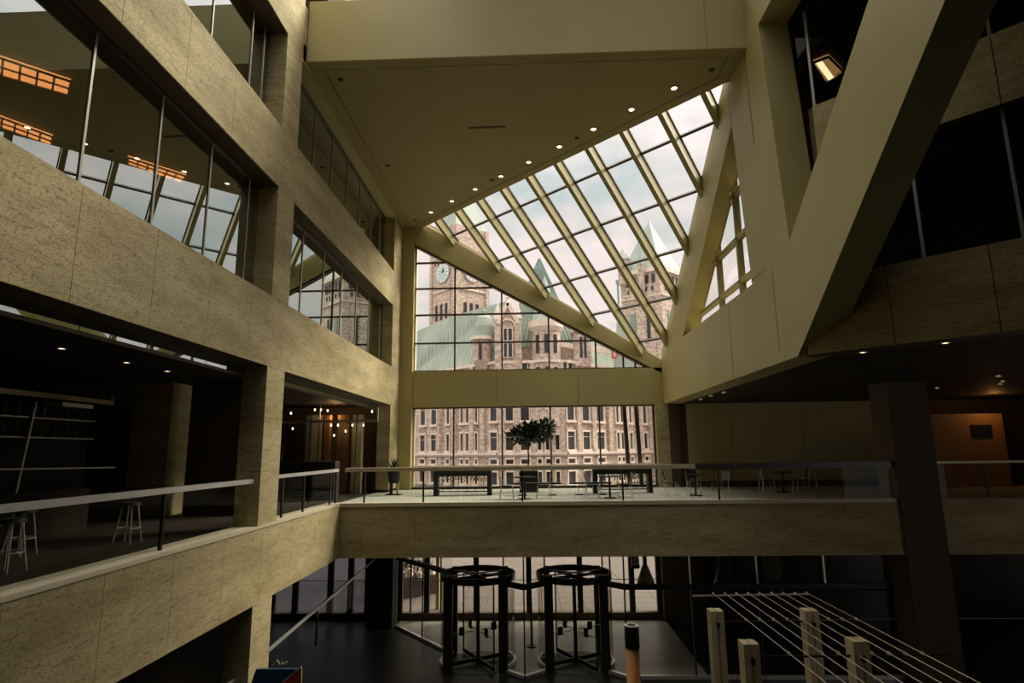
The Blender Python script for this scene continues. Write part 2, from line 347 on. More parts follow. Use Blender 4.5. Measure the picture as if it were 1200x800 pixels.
bm = MB().box(-6.03, 5.9, 14.5, 14.555, 12.16, 14.02).box(-6.03, 5.9, 14.555, 15.1, 12.47, 14.02).build('trim_1', PAINT); tag(bm, 'deep beige cross beam over the hall', 'beam', None, 'structure')
MB().box(-6.03, -5.98, 14.49, 14.5, 12.16, 14.02).build('joint', BROWN, bm)
MB().box(4.85, 4.86, 14.492, 14.5, 12.16, 14.02).build('joint', BROWN, bm)
tag(MB().box(6.6, 6.9, -14.3, 14.5, 14.4, 17.9).build('wall_right', PAINT), None, None, None, 'structure')  # unseen wall added to block low sky from the right side
tag(MB().box(-6.5, 26, -14.3, 8.6, 17.2, 17.9).build('ceiling', DARKI), None, None, None, 'structure')  # unseen roof, its edge shaped to narrow the daylight coming in
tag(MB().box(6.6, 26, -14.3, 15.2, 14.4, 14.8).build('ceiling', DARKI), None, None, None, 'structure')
tag(MB().box(-2.6, 6.6, 12.2, 15.1, 17.2, 17.9).build('ceiling', BROWN), None, None, None, 'structure')  # added roof piece that keeps sky light off the cross beam
for i in range(1): tag(MB().box(-6.5, 6.6, 10.5+2.5*i, 10.7+2.5*i, 17.2, 17.7).build('trim_%d' % (i+2), PAINT), None, 'beam', None, 'structure')

# ------------------------------------------------------------------ skylight
wc += 1; sk = struct('window_%d' % wc, 'big triangular sloping skylight with parallel rafters', 'skylight')
def RB(x, y): return GZ(x, y)-.50
X0 = [-4.37+1.075*i for i in range(10)]
def rafter_end(x0):                          # follow (1,1) until the far wall or the right wall
    t = min(27.0-(21.9-x0), 5.9-x0); return x0+t, 21.9-x0+t
for x0 in X0:
    xe, ye = rafter_end(x0); xa, ya = x0-.1, 21.9-x0-.1; xe += .25; ye += .25
    s_ = .085; px_, py_ = s_*.7071, -s_*.7071
    v = [(xa-px_, ya-py_, RB(xa, ya)), (xe-px_, ye-py_, RB(xe, ye)), (xe-px_, ye-py_, GZ(xe, ye)-.03), (xa-px_, ya-py_, GZ(xa, ya)-.03)]
    MB().prism(v, (2*px_, 2*py_, 0)).build('rafter', PAINT, sk)
SUM = [21.6, 23.35, 25.45, 27.58, 29.7, 31.75, 33.1]
for s0 in SUM[1:-1]:
    xa = max(-5.6, s0-27.15); xb = 6.0
    MB().bar((xa, s0-xa, GZ(xa, s0-xa)-.06), (xb, s0-xb, GZ(xb, s0-xb)-.06), .09, .10, (.445, .445, .777)).build('purlin', MULL, sk)
for x0 in X0:                                # dark glazing bars over every rafter
    xe, ye = rafter_end(x0)
    MB().bar((x0-.2, 21.7-x0, GZ(x0-.2, 21.7-x0)), (xe+.3, ye+.3, GZ(xe+.3, ye+.3)), .24, .05, (.445, .445, .777)).build('glazing_bar', MULL, sk)
def clip(P, f):
    o = []
    for i in range(len(P)):
        p, q = P[i], P[(i+1) % len(P)]; a, b = f(p), f(q)
        if a >= 0: o.append(p)
        if a*b < 0: t = a/(a-b); o.append((p[0]+(q[0]-p[0])*t, p[1]+(q[1]-p[1])*t))
    return o
DI = [-5.45]+X0+[5.9]
for a, b in zip(DI, DI[1:]):
    for s0, s1 in zip(SUM, SUM[1:]):
        # corners in (x0 along edge, sum) coordinates
        P = [(x+(s-21.9)/2, 21.9-x+(s-21.9)/2) for x, s in ((a, s0), (b, s0), (b, s1), (a, s1))]
        for f in (lambda p: 27.3-p[1], lambda p: 6.2-p[0]):
            P = clip(P, f)
            if len(P) < 3: break
        if len(P) >= 3: MB().prism([(x, y, GZ(x, y)) for x, y in P], (0, 0, .01)).build('pane', GSKY, sk)
# pale cap angle at the foot of the glass
MB().bar((-4.9, 27.14, GZ(-4.9, 27.14)-.07), (5.8, 27.14, GZ(5.8, 27.14)-.07), .06, .10).build('sill', CURB, sk)

# ------------------------------------------------------------------ right wall truss
wr = struct('wall_right', 'beige clad truss wall with raking column and big diagonal', 'wall')
TX = 5.9; TH = .73
def face(pts, name, M=PAINT, th=TH, x=TX): return MB().prism(pts, (th, 0, 0)).build(name, M, wr)
pt = lambda px, py: tuple(onx(px, py, TX))
# raking column
cl0, cl1, cr0, cr1 = pt(881, 330), pt(857.5, 148), pt(924, 280), pt(888.5, 28.5)
def ext(a, b, z): t = (z-a[2])/(b[2]-a[2]); return (TX, a[1]+(b[1]-a[1])*t, z)
# diagonal
d0, d1 = (TX, 13.28, 3.63), (TX, 7.62, 7.80); u0, u1 = pt(944, 225), pt(1018, 0)
def exty(a, b, y): t = (y-a[1])/(b[1]-a[1]); return (TX, y, a[2]+(b[2]-a[2])*t)
zt = 12.2
def extz(a, b, z): t = (z-a[2])/(b[2]-a[2]); return (TX, a[1]+(b[1]-a[1])*t, z)
V = (TX, *pt(925, 282)[1:]); f_ = (5.92-d0[2])/(V[2]-d0[2]); q5 = (TX, d0[1]+(V[1]-d0[1])*f_, 5.92)
face([d0, extz(d0, d1, zt), extz(u0, u1, zt), V], 'diagonal')
face([(TX, 27.0, 3.62), d0, q5, (TX, 27.0, 5.92)], 'bottom_chord')
face([ext(cl0, cl1, 5.92), q5, V, ext(V, cr1, 12.2), ext(cl0, cl1, 12.2)], 'column')
face([(TX, -14, 12.2), (TX, -14, 14.4), (TX, 15.7, 14.4), (TX, 15.7, 12.2)], 'top_chord')
# edge beam beside the skylight
RZ = lambda y: 26.5-.63*(5.9+y)
a1, a2 = pt(857, 148), pt(800, 395)
ct_ = ext(cl0, cl1, 12.2); a2p = (TX, a1[1]+(a2[1]-a1[1])*(5.92-a1[2])/(a2[2]-a1[2]), 5.92)
face([(TX, 27.0, 5.92), (TX, 27.0, RZ(27)-.02 if RZ(27) > 5.95 else 5.95), (TX, 16.1, RZ(16.1)-.02), ct_, a1, a2p], 'edge_beam', th=.5)
for px in (858, 913):
    p = onx(px, 420 if px < 900 else 405, TX); MB().box(TX-.004, TX, p.y-.008, p.y+.008, 3.65 if px < 900 else 3.9, 5.9).build('joint', BROWN, wr)
MB().bar(pt(880, 330), pt(896, 316), .012, .012).build('joint', BROWN, wr)
p0, p1 = pt(872, 60), pt(884, 170); MB().bar(p0, p1, .014, .014).build('joint', BROWN, wr)

wc += 1; w = struct('window_%d' % wc, 'triangular side window between edge beam and column', 'window')
WX = 6.45
def zedge(y): t = (y-a1[1])/(a2[1]-a1[1]); return a1[2]+(a2[2]-a1[2])*t
for y, wd in ((17.75, .13), (19.75, .13), (15.8, .13)): MB().box(WX-.09, WX+.09, y-wd/2, y+wd/2, 5.92, zedge(y)*1.0+.3).build('mullion', PAINT, w)
for z in (9.38, 7.98, 6.62): MB().box(WX-.09, WX+.09, 14.6, a2[1]+(a1[1]-a2[1])*(z-a2[2])/(a1[2]-a2[2])+.7, z-.065, z+.065).build('transom', PAINT, w)
MB().bar((WX, 15.5, zedge(15.5)+.25), (WX, 24.2, zedge(24.2)+.25), .2, .12, (1, 0, 0)).build('frame', PAINT, w)
ysr = [14.7, 15.8, 17.75, 19.75, 24.2]; zsr = [5.92, 6.62, 7.98, 9.38, 12.1]
for a, b in zip(ysr, ysr[1:]):
    for c, d in zip(zsr, zsr[1:]):
        P = clip([(a, c), (b, c), (b, d), (a, d)], lambda p: zedge(p[0])+.3-p[1])
        if len(P) >= 3: MB().prism([(WX, y, z) for y, z in P], (.01, 0, 0)).build('pane', GTINT, w)

# ------------------------------------------------------------------ right galleries, on the diagonal grid (x + y = s)
def diag(s, xa, xb, z0, z1, th, name, M, parent):     # vertical slab along the 45 degree line
    return MB().prism([(xa, s-xa, z0), (xb, s-xb, z0), (xb+th, s-xb+th, z0), (xa+th, s-xa+th, z0)], (0, 0, z1-z0)).build(name, M, parent)
wg = struct('wall_right', 'stone faced balcony fronts on the diagonal right side', 'balcony')
for s, z0, z1 in ((19.0, 3.62, 5.24), (19.6, 8.0, 9.45)):
    sp = diag(s+.06, 5.95 if z0 < 4 else 6.6, 19, z0, z1-.02, .4, 'spandrel', BROWN, wg)
    x = 6.0 if z0 < 4 else 6.64
    while x < 18.5:
        diag(s, x+.005, x+1.16, z0, z1, .03, 'stone_panel', TRAV, sp); x += 1.167
for i, (z0, z1) in enumerate(((3.62, 5.1), (8.0, 9.3), (12.2, 14.0))):
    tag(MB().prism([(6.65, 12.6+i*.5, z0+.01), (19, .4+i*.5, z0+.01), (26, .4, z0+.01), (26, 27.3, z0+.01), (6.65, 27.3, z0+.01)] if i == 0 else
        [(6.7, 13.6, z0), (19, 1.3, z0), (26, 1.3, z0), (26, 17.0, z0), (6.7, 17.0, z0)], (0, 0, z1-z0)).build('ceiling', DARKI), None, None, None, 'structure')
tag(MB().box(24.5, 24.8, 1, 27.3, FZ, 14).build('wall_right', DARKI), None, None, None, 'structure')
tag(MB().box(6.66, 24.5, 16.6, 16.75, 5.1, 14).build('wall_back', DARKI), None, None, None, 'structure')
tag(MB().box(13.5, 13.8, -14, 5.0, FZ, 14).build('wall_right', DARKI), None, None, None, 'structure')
wb = struct('wall_back', 'dim panelled back wall of the right gallery', 'wall')
MB().box(6.5, 24.5, 27.06, 27.3, -1.5, 3.62).build('backing', BROWN, wb)
x = 6.85
for wd in (1.95, 3.1, 3.15): MB().box(x+.008, x+wd-.008, 27.0, 27.06, .25, 3.62).build('wall_panel', PAINT, wb); x += wd
MB().box(6.5, 15.4, 26.97, 27.06, 0, .25).build('skirting', BROWN, wb)
for lv, (s, z0, z1, xs) in enumerate(((19.9, 5.12, 8.0, [8.0, 9.1, 10.2, 11.3]), (20.1, 9.3, 12.2, [6.85, 8.1, 9.2, 10.3, 11.4]))):
    wc += 1; w = struct('window_%d' % wc, ('lower' if lv == 0 else 'upper')+' gallery glazing on the dark right side', 'window')
    for x in xs: diag(s, x-.02, x+.02, z0, z1, .08, 'mullion', LMULL, w)
    e = [6.66]+xs+[14]
    for a, b in zip(e, e[1:]): diag(s+.05, a+.02, b-.02, z0, z1, .01, 'pane', GDARK, w)
cr = struct('wall_right', 'tall travertine column in shade-darkened brown standing before the gallery edge on the right', 'column')
cc = MB().box(11.05, 12.2, 18.93, 20.0, FZ, 3.62).build('column', BROWN, cr)  # shade is put into the brown colour; the stone is ordinary travertine
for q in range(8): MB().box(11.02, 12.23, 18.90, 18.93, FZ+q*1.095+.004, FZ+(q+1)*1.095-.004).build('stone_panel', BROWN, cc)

# ------------------------------------------------------------------ balustrades
def balustrade(pts, posts, label, cap, capm, glassm, zt=1.12, z0=.1, panes=True):
    b = thing('balustrade', pts[0], label, 'railing')
    for p, q in zip(pts, pts[1:]):
        p, q = Vector(p), Vector(q)
        MB().bar(p+Vector((0, 0, zt)), q+Vector((0, 0, zt)), cap[0], cap[1]).build('handrail', capm, b)
        if panes:
            L = (q-p).length; n = max(1, round(L/3.3)); d = (q-p)/n
            for i in range(n): MB().bar(p+d*i+(d.normalized()*.03)+Vector((0, 0, (zt+z0)/2)), p+d*(i+1)-(d.normalized()*.03)+Vector((0, 0, (zt+z0)/2)), .015, zt-z0-.05).build('pane', glassm, b)
    for p in posts: MB().bar(Vector(p)+Vector((0, 0, z0)), Vector(p)+Vector((0, 0, zt)), .05, .05, (0, 1, 0)).build('post', DKM, b)
    return b
balustrade([(-5.9, 19.15, 0), (5.0, 19.15, 0)], [(x, 19.15, 0) for x in (-5.3, -3.44, -.34, 2.77)], 'glass balustrade with broad pale cap along the walkway edge', (.26, .12), RAILW, GRAIL, 1.11)
balustrade([(5.02, 19.15, 0), (10.98, 19.15, 0)], [(x, 19.15, 0) for x in (5.71, 8.7)], 'glass balustrade with dark cap before the dim right gallery', (.22, .18), mat('dark_cap', (.05, .035, .03), .35), GRAIL, 1.10)  # darker, thicker cap on the right-hand stretch
balustrade([(-6.2, 1.4, 0), (-6.2, 13.25, 0)], [(-6.2, y, 0) for y in (3.6, 6.9, 10.15)], 'glass balustrade with steel handrail left of the travertine column', (.16, .09), CHROME, GRAIL, 1.06)
balustrade([(-6.2, 14.3, 0), (-6.2, 19.15, 0)], [(-6.2, y, 0) for y in (15.0, 16.4, 18.57, 19.1)], 'short glass balustrade with steel handrail beyond the column', (.14, .08), CHROME, GRAIL, 1.10)
balustrade([(12.3, 19.15, 0), (21, 19.15, 0)], [(13.8, 19.15, 0), (17.0, 19.15, 0)], 'pale capped balustrade right of the dark column', (.12, .07), RAILW, GRAIL, 1.14)
b = balustrade([(-6.3, 24.66, -3.55), (-6.3, 9.0, -4.2)], [(-6.3, y, -3.62-(24.66-y)*.04) for y in (21.6, 18.2, 14.4)], 'sloping glass stair balustrade below the left spandrel', (.06, .06), CHROME, GRAIL, 1.05)

# ------------------------------------------------------------------ recessed lamps
def downlight(p, label, group, r=.085):
    t = thing('ceiling_light', p, label, 'ceiling light', group)
    MB().ring((p[0], p[1], p[2]-.012), r+.02, .035, .022, 16).build('trim_ring', CEILM, t)
    MB().loft((p[0], p[1], p[2]-.004), r, (p[0], p[1], p[2]-.012), r, 14).build('lens', LAMPW, t)
    return t
for i, q in enumerate(((790, 103), (740, 128), (695.5, 151), (655.5, 171.5), (619.5, 189.7), (587, 206.3), (557, 221.4), (529.5, 235.4), (505, 248.4))):
    p = onz(*q, 12.16)
    names = ['first', 'second', 'third', 'fourth', 'fifth', 'sixth', 'seventh', 'eighth', 'ninth']
    downlight(p, '%s round lit downlight from the right end of the row beside the skylight' % names[i], 'downlights along the skylight edge')
for q, lb in (((399, 93), 'small black ceiling sensor in the near left corner of the ceiling'), ((454, 194), 'small black ceiling sensor near left wall edge'),
              ((577, 211), 'small black ceiling sensor beside the sixth downlight'), ((676, 161.5), 'small black ceiling sensor beside the third downlight'),
              ((834, 82), 'small black ceiling sensor at the far right of the ceiling'), ((486.5, 258), 'small black ceiling sensor in the far left corner')):
    p = onz(*q, 12.16); tag(MB().loft((p.x, p.y, p.z-.03), .07, (p.x, p.y, p.z), .09, 12).build('ceiling_sensor', BLACK), lb, 'sensor', 'black sensors in the ceiling')
p = onz(571, 149, 12.16)
tag(MB().box(p.x-.6, p.x+.6, p.y-.05, p.y+.05, p.z-.02, p.z-.001).build('ceiling_vent', BROWN), 'narrow dark slot in the middle of the ceiling', 'vent')
for i, q in enumerate(((1011, 413), (1108, 402), (848, 460), (833, 464), (821, 468))):
    p = onz(*q, 3.6); downlight((p.x, p.y, 3.62), ['small downlight under the lower right balcony nearest the diagonal', 'small downlight under the right balcony edge, right of the other',
        'nearest small downlight under the truss bottom chord', 'middle small downlight under the truss bottom chord', 'farthest small downlight under the truss bottom chord'][i], 'downlights under the right gallery', .06)
for i, q in enumerate(((72, 411), (148, 427), (196, 437))):
    p = onz(*q, 3.6); downlight((p.x, p.y, 3.66), ['leftmost', 'middle', 'rightmost'][i]+' dim downlight in the dark bar ceiling at left', 'downlights over the bar', .06)
for i, q in enumerate(((1098, 455), (1170, 441), (1172, 450), (1175, 447))):
    p = onz(*q, 3.6); downlight((p.x, p.y, 3.62), 'small downlight in the far right gallery ceiling, '+['alone at left', 'uppermost at right', 'lowest at right', 'between the other two at right'][i], 'downlights at the far right', .05)

def coffer(cells, z, label, name='ceiling_fixture'):
    c = [onz(x, y, z) for x, y in cells]; o = sum(c, Vector())/4
    t = thing(name, o, label, 'ceiling light')
    MB().prism([tuple(q) for q in c], (0, 0, .04)).build('diffuser', LAMPO, t)
    n = 6 if (c[1]-c[0]).length > 1 else 3
    for i in range(n+1):
        a = c[0].lerp(c[1], i/n); b_ = c[3].lerp(c[2], i/n); MB().bar(a-Vector((0, 0, .01)), b_-Vector((0, 0, .01)), .03, .03).build('louvre', WOODD, t)
    for i in range(3):
        a = c[0].lerp(c[3], i/2); b_ = c[1].lerp(c[2], i/2); MB().bar(a-Vector((0, 0, .01)), b_-Vector((0, 0, .01)), .03, .03).build('louvre', WOODD, t)
coffer(((-40, 54), (83, 95), (80, 111), (-40, 76)), 7.9, 'largest orange louvred ceiling light behind the left window')
coffer(((-30, 126), (62, 160), (60, 170), (-30, 138)), 7.9, 'orange louvred ceiling light above the reflected sky at far left')
coffer(((150, 184), (218, 206), (212, 214), (150, 192)), 7.9, 'small orange louvred ceiling light behind the middle left window')
t = None
c = [onz(*q, 12.1) for q in ((953, 72), (971, 65), (988, 82), (968, 95))]
t = thing('ceiling_fixture', sum(c, Vector())/4, 'glowing square recessed light in the dark upper right gallery', 'ceiling light')
MB().prism([tuple(q) for q in c], (0, 0, .05)).build('reflector', emit('lamp_dim', (.8, .42, .13), .2), t)
MB().bar((c[0]+c[1])/2*.6+c[1]*.0+c[0]*.4-Vector((0, 0, .03)), (c[2]+c[3])/2*.6+c[3]*.4-Vector((0, 0, .03)), .15, .03).build('tube', LAMPB, t)
for a, b_ in zip(c, c[1:]+c[:1]): MB().bar(a-Vector((0, 0, .04)), b_-Vector((0, 0, .04)), .04, .06).build('frame', LMULL, t)

# ------------------------------------------------------------------ gallery furniture
def foliage(c, rx, ry, rz, n, s, parent, name='foliage', M=LEAF, long=2.2):
    mb = MB()
    for i in range(n):
        while 1:
            u = Vector((random.uniform(-1, 1), random.uniform(-1, 1), random.uniform(-1, 1)))
            if u.length < 1: break
        p = Vector(c)+Vector((u.x*rx, u.y*ry, u.z*rz)); d = (u+Vector((random.uniform(-.6, .6), random.uniform(-.6, .6), random.uniform(-.2, .7)))).normalized()
        sd_ = d.cross(Vector((0, .2, 1))).normalized(); L = s*random.uniform(.7, 1.3)
        mb.add([p, p+d*L*.5+sd_*L/long/2, p+d*L, p+d*L*.5-sd_*L/long/2+Vector((0, 0, -.02))], [(0, 1, 2, 3)])
    o = mb.build(name, M, parent); o['kind'] = 'stuff'; return o
def planter_stand(x0, x1, y, label):
    t = thing('planter_stand', ((x0+x1)/2, y, 0), label, 'planter')
    MB().box(x0, x1, y-.25, y+.25, .72, .92).build('trough', BLACK, t)
    for x in (x0, x1-.16): MB().box(x, x+.16, y-.25, y+.25, 0, .72).build('leg', BLACK, t)
    MB().box(x0+.16, x1-.16, y-.03, y+.03, .26, .31).build('stretcher', DKM, t); MB().box(x0+.16, x1-.16, y-.03, y+.03, .12, .16).build('stretcher', DKM, t)
    n = 7
    for i in range(1, n): MB().box(x0+(x1-x0)*i/n-.008, x0+(x1-x0)*i/n+.008, y-.02, y+.02, .12, .72).build('spindle', DKM, t)
    for i in range(5): foliage((x0+.35+(x1-x0-.7)*i/4, y-.2, .68), .28, .08, .10, 50, .1, t)
planter_stand(-3.78, -1.58, 23.4, 'long black planter stand on two legs left of the ficus tree')
planter_stand(2.3, 4.55, 23.8, 'long black planter stand on two legs right of the ficus tree')
# tree in cube
t = thing('ficus_tree', (-.18, 24.9, 0), 'small round headed ficus tree in a black cube planter by the window', 'tree')
MB().box(-.55, .2, 24.55, 25.25, 0, .82).build('planter_box', BLACK, t)
MB().box(-.5, .15, 24.6, 25.2, .82, .84).build('soil', BROWN, t)
MB().tube([(-.2, 24.9, .8), (-.17, 24.9, 1.4), (-.2, 24.88, 2.0), (-.15, 24.9, 2.35)], .03).build('trunk', BROWN, t)
for a, b_ in (((-.15, 24.9, 2.0), (.5, 24.8, 2.55)), ((-.18, 24.9, 1.95), (-.7, 25, 2.3)), ((-.17, 24.9, 2.1), (-.1, 24.7, 2.6))): MB().tube([a, b_], .014, 6).build('branch', BROWN, t)
for (cx, cz, rx, rz, n) in ((-.35, 2.25, .62, .28, 330), (-.75, 2.2, .3, .2, 90), (.35, 2.35, .35, .3, 170), (.62, 2.55, .26, .32, 130), (-.1, 2.5, .3, .26, 110)): foliage((cx, 24.9, cz), rx, .45, rz, n, .24, t, long=1.7)

def cafe_table(x, y, label, w=.75, grp='cafe tables on the walkway'):
    t = thing('cafe_table', (x, y, 0), label, 'table', grp)
    MB().loft((x, y, .72), w/2, (x, y, .75), w/2, 24).build('tabletop', DKM, t)
    MB().tube([(x, y, .03), (x, y, .72)], .035).build('pedestal', DKM, t); MB().loft((x, y, 0), .24, (x, y, .03), .2, 20).build('base', DKM, t)
    return t
def chair(x, y, rz, label):
    t = thing('cafe_chair', (0, 0, 0), label, 'chair', 'cafe chairs on the walkway')
    MB().box(-.21, .21, -.2, .22, .43, .46).build('seat', BLACK, t)
    MB().prism([(-.2, .20, .55), (.2, .20, .55), (.2, .27, .86), (-.2, .27, .86)], (0, .02, 0)).build('backrest', BLACK, t)
    for sx_, sy_ in ((-1, -1), (1, -1), (-1, 1), (1, 1)): MB().tube([(sx_*.19, sy_*.19, .44), (sx_*.22, sy_*.24, 0)], .012, 6).build('leg', CHROME, t)
    for sx_ in (-1, 1): MB().tube([(sx_*.2, .2, .44), (sx_*.2, .27, .84)], .012, 6).build('back_post', CHROME, t)
    t.location = (x, y, 0); t.rotation_euler = (0, 0, rz); return t
cafe_table(-.30, 21.3, 'small round cafe table left of the tree planter'); cafe_table(2.65, 21.4, 'round cafe table before the right planter stand')
cafe_table(5.75, 22.0, 'cafe table standing before the stone pilaster corner'); cafe_table(9.3, 23.2, 'lone cafe table against the dim panelled wall')
chair(-.92, 21.3, math.pi/2, 'black cafe chair left of the table by the tree'); chair(.35, 21.6, -math.pi/2, 'black cafe chair right of the table by the tree')
chair(2.05, 21.5, math.pi/2, 'black cafe chair left of the middle table'); chair(3.2, 21.6, -math.pi/2, 'black cafe chair right of the middle table')
chair(4.95, 22.2, math.pi/2, 'black cafe chair left of the table at the pilaster corner'); chair(6.5, 21.6, -math.pi/2.4, 'black cafe chair right of the table at the pilaster corner')
chair(5.95, 23.0, 0, 'black cafe chair behind the table at the pilaster corner')
chair(8.7, 23.2, math.pi/2, 'dim cafe chair left of the lone table'); chair(10.0, 23.3, -math.pi/2, 'dim cafe chair right of the lone table')
def bench(x0, x1, y, label):
    t = thing('bench', ((x0+x1)/2, y, 0), label, 'bench'); MB().box(x0, x1, y-.2, y+.2, .40, .46).build('seat', BLACK, t)
    for x in (x0+.35, x1-.35): MB().tube([(x-.1, y, .4), (x, y, .05)], .015, 6).build('leg', CHROME, t); MB().box(x-.15, x+.15, y-.15, y+.15, 0, .03).build('foot', DKM, t)
bench(-.75, 1.05, 23.0, 'long black bench in front of the tree planter'); bench(1.35, 2.9, 23.0, 'long black bench before the right planter stand')
# potted plant by the pier
t = thing('potted_plant', (-5.45, 23.9, 0), 'spiky potted plant on a narrow stand by the stone pier', 'plant')
MB().box(-5.75, -5.15, 23.7, 24.1, 0, .04).build('base', DKM, t); MB().box(-5.62, -5.5, 23.85, 23.95, .04, .5).build('stand', DKM, t); MB().box(-5.35, -5.28, 23.85, 23.95, .04, .5).build('stand', WOODL, t)
MB().loft((-5.45, 23.9, .45), .2, (-5.45, 23.9, .92), .26, 14).build('pot', BLACK, t)
mb = MB()
for i in range(46):
    a = random.uniform(0, 6.28); e_ = random.uniform(.35, 1.4); L = random.uniform(.35, .62); d = Vector((math.cos(a)*math.cos(e_), math.sin(a)*math.cos(e_), math.sin(e_)))
    s_ = Vector((-math.sin(a), math.cos(a), 0))*.03; p = Vector((-5.45, 23.9, .9)); mb.add([p-s_*.4, p+d*L*.55-s_, p+d*L, p+d*L*.55+s_], [(0, 1, 2, 3)])
mb.build('leaves', LEAF, t)['kind'] = 'stuff'

# ------------------------------------------------------------------ bar room behind the left wall
ic = MB().box(-11.2, -10.1, 16.5, 17.5, 0, 3.66).build('column', TRAV); tag(ic, 'travertine column standing inside the bar room', 'column')
ic2 = MB().box(ony(223, 510, 17).x, -7.2, 16.9, 17.1, 0, 3.66).build('wall_back', BROWN); tag(ic2, 'dark partition behind the bar', None, None, 'structure')
wc += 1; w = struct('window_%d' % wc, 'narrow bright window slot at the back of the bar room', 'window')
a, b_ = ony(214, 480, 26.9), ony(221, 540, 26.9); MB().box(a.x, b_.x, 26.9, 26.93, 0.4, 3.4).build('pane', emit('daylight_glow', (.95, .9, .8), .35), w)  # pane glows in place of daylight from outside
for x in (a.x-.08, b_.x): MB().box(x, x+.08, 26.86, 26.95, .3, 3.5).build('frame', DKM, w)
for z in (1.3, 2.6): MB().box(a.x, b_.x, 26.88, 26.9, z, z+.06).build('transom', DKM, w)
def bar_stool(x, y, label):
    t = thing('bar_stool', (x, y, 0), label, 'stool', 'bar stools behind the left balustrade')
    MB().loft((x, y, .70), .19, (x, y, .76), .18, 16).build('seat', BLACK, t)
    for i in range(4):
        a = .785+i*1.571; MB().tube([(x+.13*math.cos(a), y+.13*math.sin(a), .7), (x+.24*math.cos(a), y+.24*math.sin(a), 0)], .014, 6).build('leg', CHROME, t)
    MB().ring((x, y, .28), .2, .02, .02, 16).build('foot_ring', CHROME, t)
for x, y, lb in ((-7.6, 6.6, 'black bar stool with steel legs nearest the left picture edge'), (-8.6, 8.0, 'black bar stool with steel legs second from the left edge'), (-7.7, 8.9, 'black bar stool near the long handrail, middle of the row'), (-8.8, 10.4, 'black bar stool farther back behind the handrail'), (-7.8, 11.7, 'black bar stool closest to the travertine column')): bar_stool(x, y, lb)
tag(MB().box(-9.3, -7.0, 21.4, 21.9, 0, 1.35).build('booth_partition', BLACK), 'low black partition before the shop front', 'partition')
t = thing('bar_valance', (-10, 12.2, 2.9), 'pale horizontal light valance above the back bar', 'valance')
a, b_ = onx(-20, 455, -10), onx(133, 466, -10)
MB().bar(a, (b_.x, b_.y, a.z), .06, .10).build('board', WOODL, t); MB().box(-10.03, -9.97, b_.y-.05, b_.y, a.z, a.z+.15).build('end_cap', WOODL, t)
a = onx(52, 470, -10); tag(MB().box(-9.95, -9.6, a.y, a.y+.85, 2.66, 2.74).build('hanging_sign', LMULL), 'short pale hanging fixture under the valance', 'fixture')
t = thing('back_bar', (-10.3, 12.2, 0), 'dark back bar shelving with pale shelf edges', 'shelf')
MB().box(-10.6, -10.45, 9.5, 13.9, 0, 2.7).build('back_panel', DARKI, t)
for z in (2.42, 2.02): MB().box(-10.45, -10.15, 9.5, 13.7, z, z+.025).build('shelf', LMULL, t)
MB().box(-10.45, -10.1, 9.5, 13.7, 0, .95).build('cabinet', DARKI, t)
MB().bar((-9.6, 9.5, 1.45), (-9.6, 13.7, 1.38), .05, .03).build('counter_edge', LMULL, t)
MB().bar((-10.12, 11.7, .95), (-10.12, 11.9, 2.75), .04, .04, (0, 1, 0)).build('upright', LMULL, t)
bot = MB().loft((0, 0, 0), .035, (0, 0, .17), .035, 8).loft((0, 0, .17), .035, (0, 0, .23), .012, 8).loft((0, 0, .23), .012, (0, 0, .3), .012, 8).mesh('bottle_mesh')
bot.materials.append(mat('bottle_glass', (.10, .12, .09), .15))
for z in (2.445, 2.045):
    for i in range(13):
        o = D.objects.new('bottle', bot); COL.objects.link(o); o.location = (-10.25, 9.75+i*.32+random.uniform(-.04, .04), z)
        tag(o, '%s bottle from the left on the %s shelf of the back bar' % (['first', 'second', 'third', 'fourth', 'fifth', 'sixth', 'seventh', 'eighth', 'ninth', 'tenth', 'eleventh', 'twelfth', 'last'][i], 'upper' if z > 2.3 else 'lower'), 'bottle', 'bottles on the upper bar shelf' if z > 2.3 else 'bottles on the lower bar shelf')
# bay beyond the column: shop front and warm panels
t = thing('shop_front', (-8, 24.2, 0), 'glazed shop front with pale transom in the left gallery', 'shop front')
a, b_ = ony(322, 490, 24.2), ony(443, 497, 24.2); z = (a.z+b_.z)/2
MB().box(a.x-1, b_.x, 24.15, 24.25, z-.05, z+.04).build('transom', LMULL, t); MB().box(b_.x-.07, b_.x, 24.15, 24.25, z, 3.45).build('upright', LMULL, t)
for px, dx in ((374, .02), (418, .02)): p = ony(px, 500, 24.2); MB().box(p.x-dx, p.x+dx, 24.16, 24.24, 0, 3.6).build('upright', MULL, t)
for (pa, pb, M, lb) in ((365, 369, LMULL, 'thin pale'), (371, 383, WOODL, 'olive leftmost'), (401, 414, WOODD, 'broad orange'), (418, 429, WOODL, 'olive rightmost'), (386, 392, WOODD, 'slim brown')):
    a, b_ = ony(pa, 520, 25.6), ony(pb, 520, 25.6)
    tag(MB().box(a.x, b_.x, 24.9, 25.2, 0, 3.2).build('display_panel', M, t), lb+' upright panel')
tag(MB().box(-10.6, -9.7, 23.2, 23.4, 1.35, 2.0).box(-10.2, -10.1, 23.3, 23.4, 1.1, 1.4).build('screen', BLACK), 'black wall screen above the reception counter', 'screen')
tag(MB().box(-10.8, -9.6, 23.1, 23.7, 0, 1.1).build('reception_counter', BROWN), 'brown reception counter under the black screen', 'counter')
ld = D.lights.new('shop_light', 'POINT'); ld.energy = 14; ld.color = (1, .6, .25); ld.shadow_soft_size = .15
lo = D.objects.new('shop_light', ld); COL.objects.link(lo); lo.location = (-8.2, 24.9, 3.2)
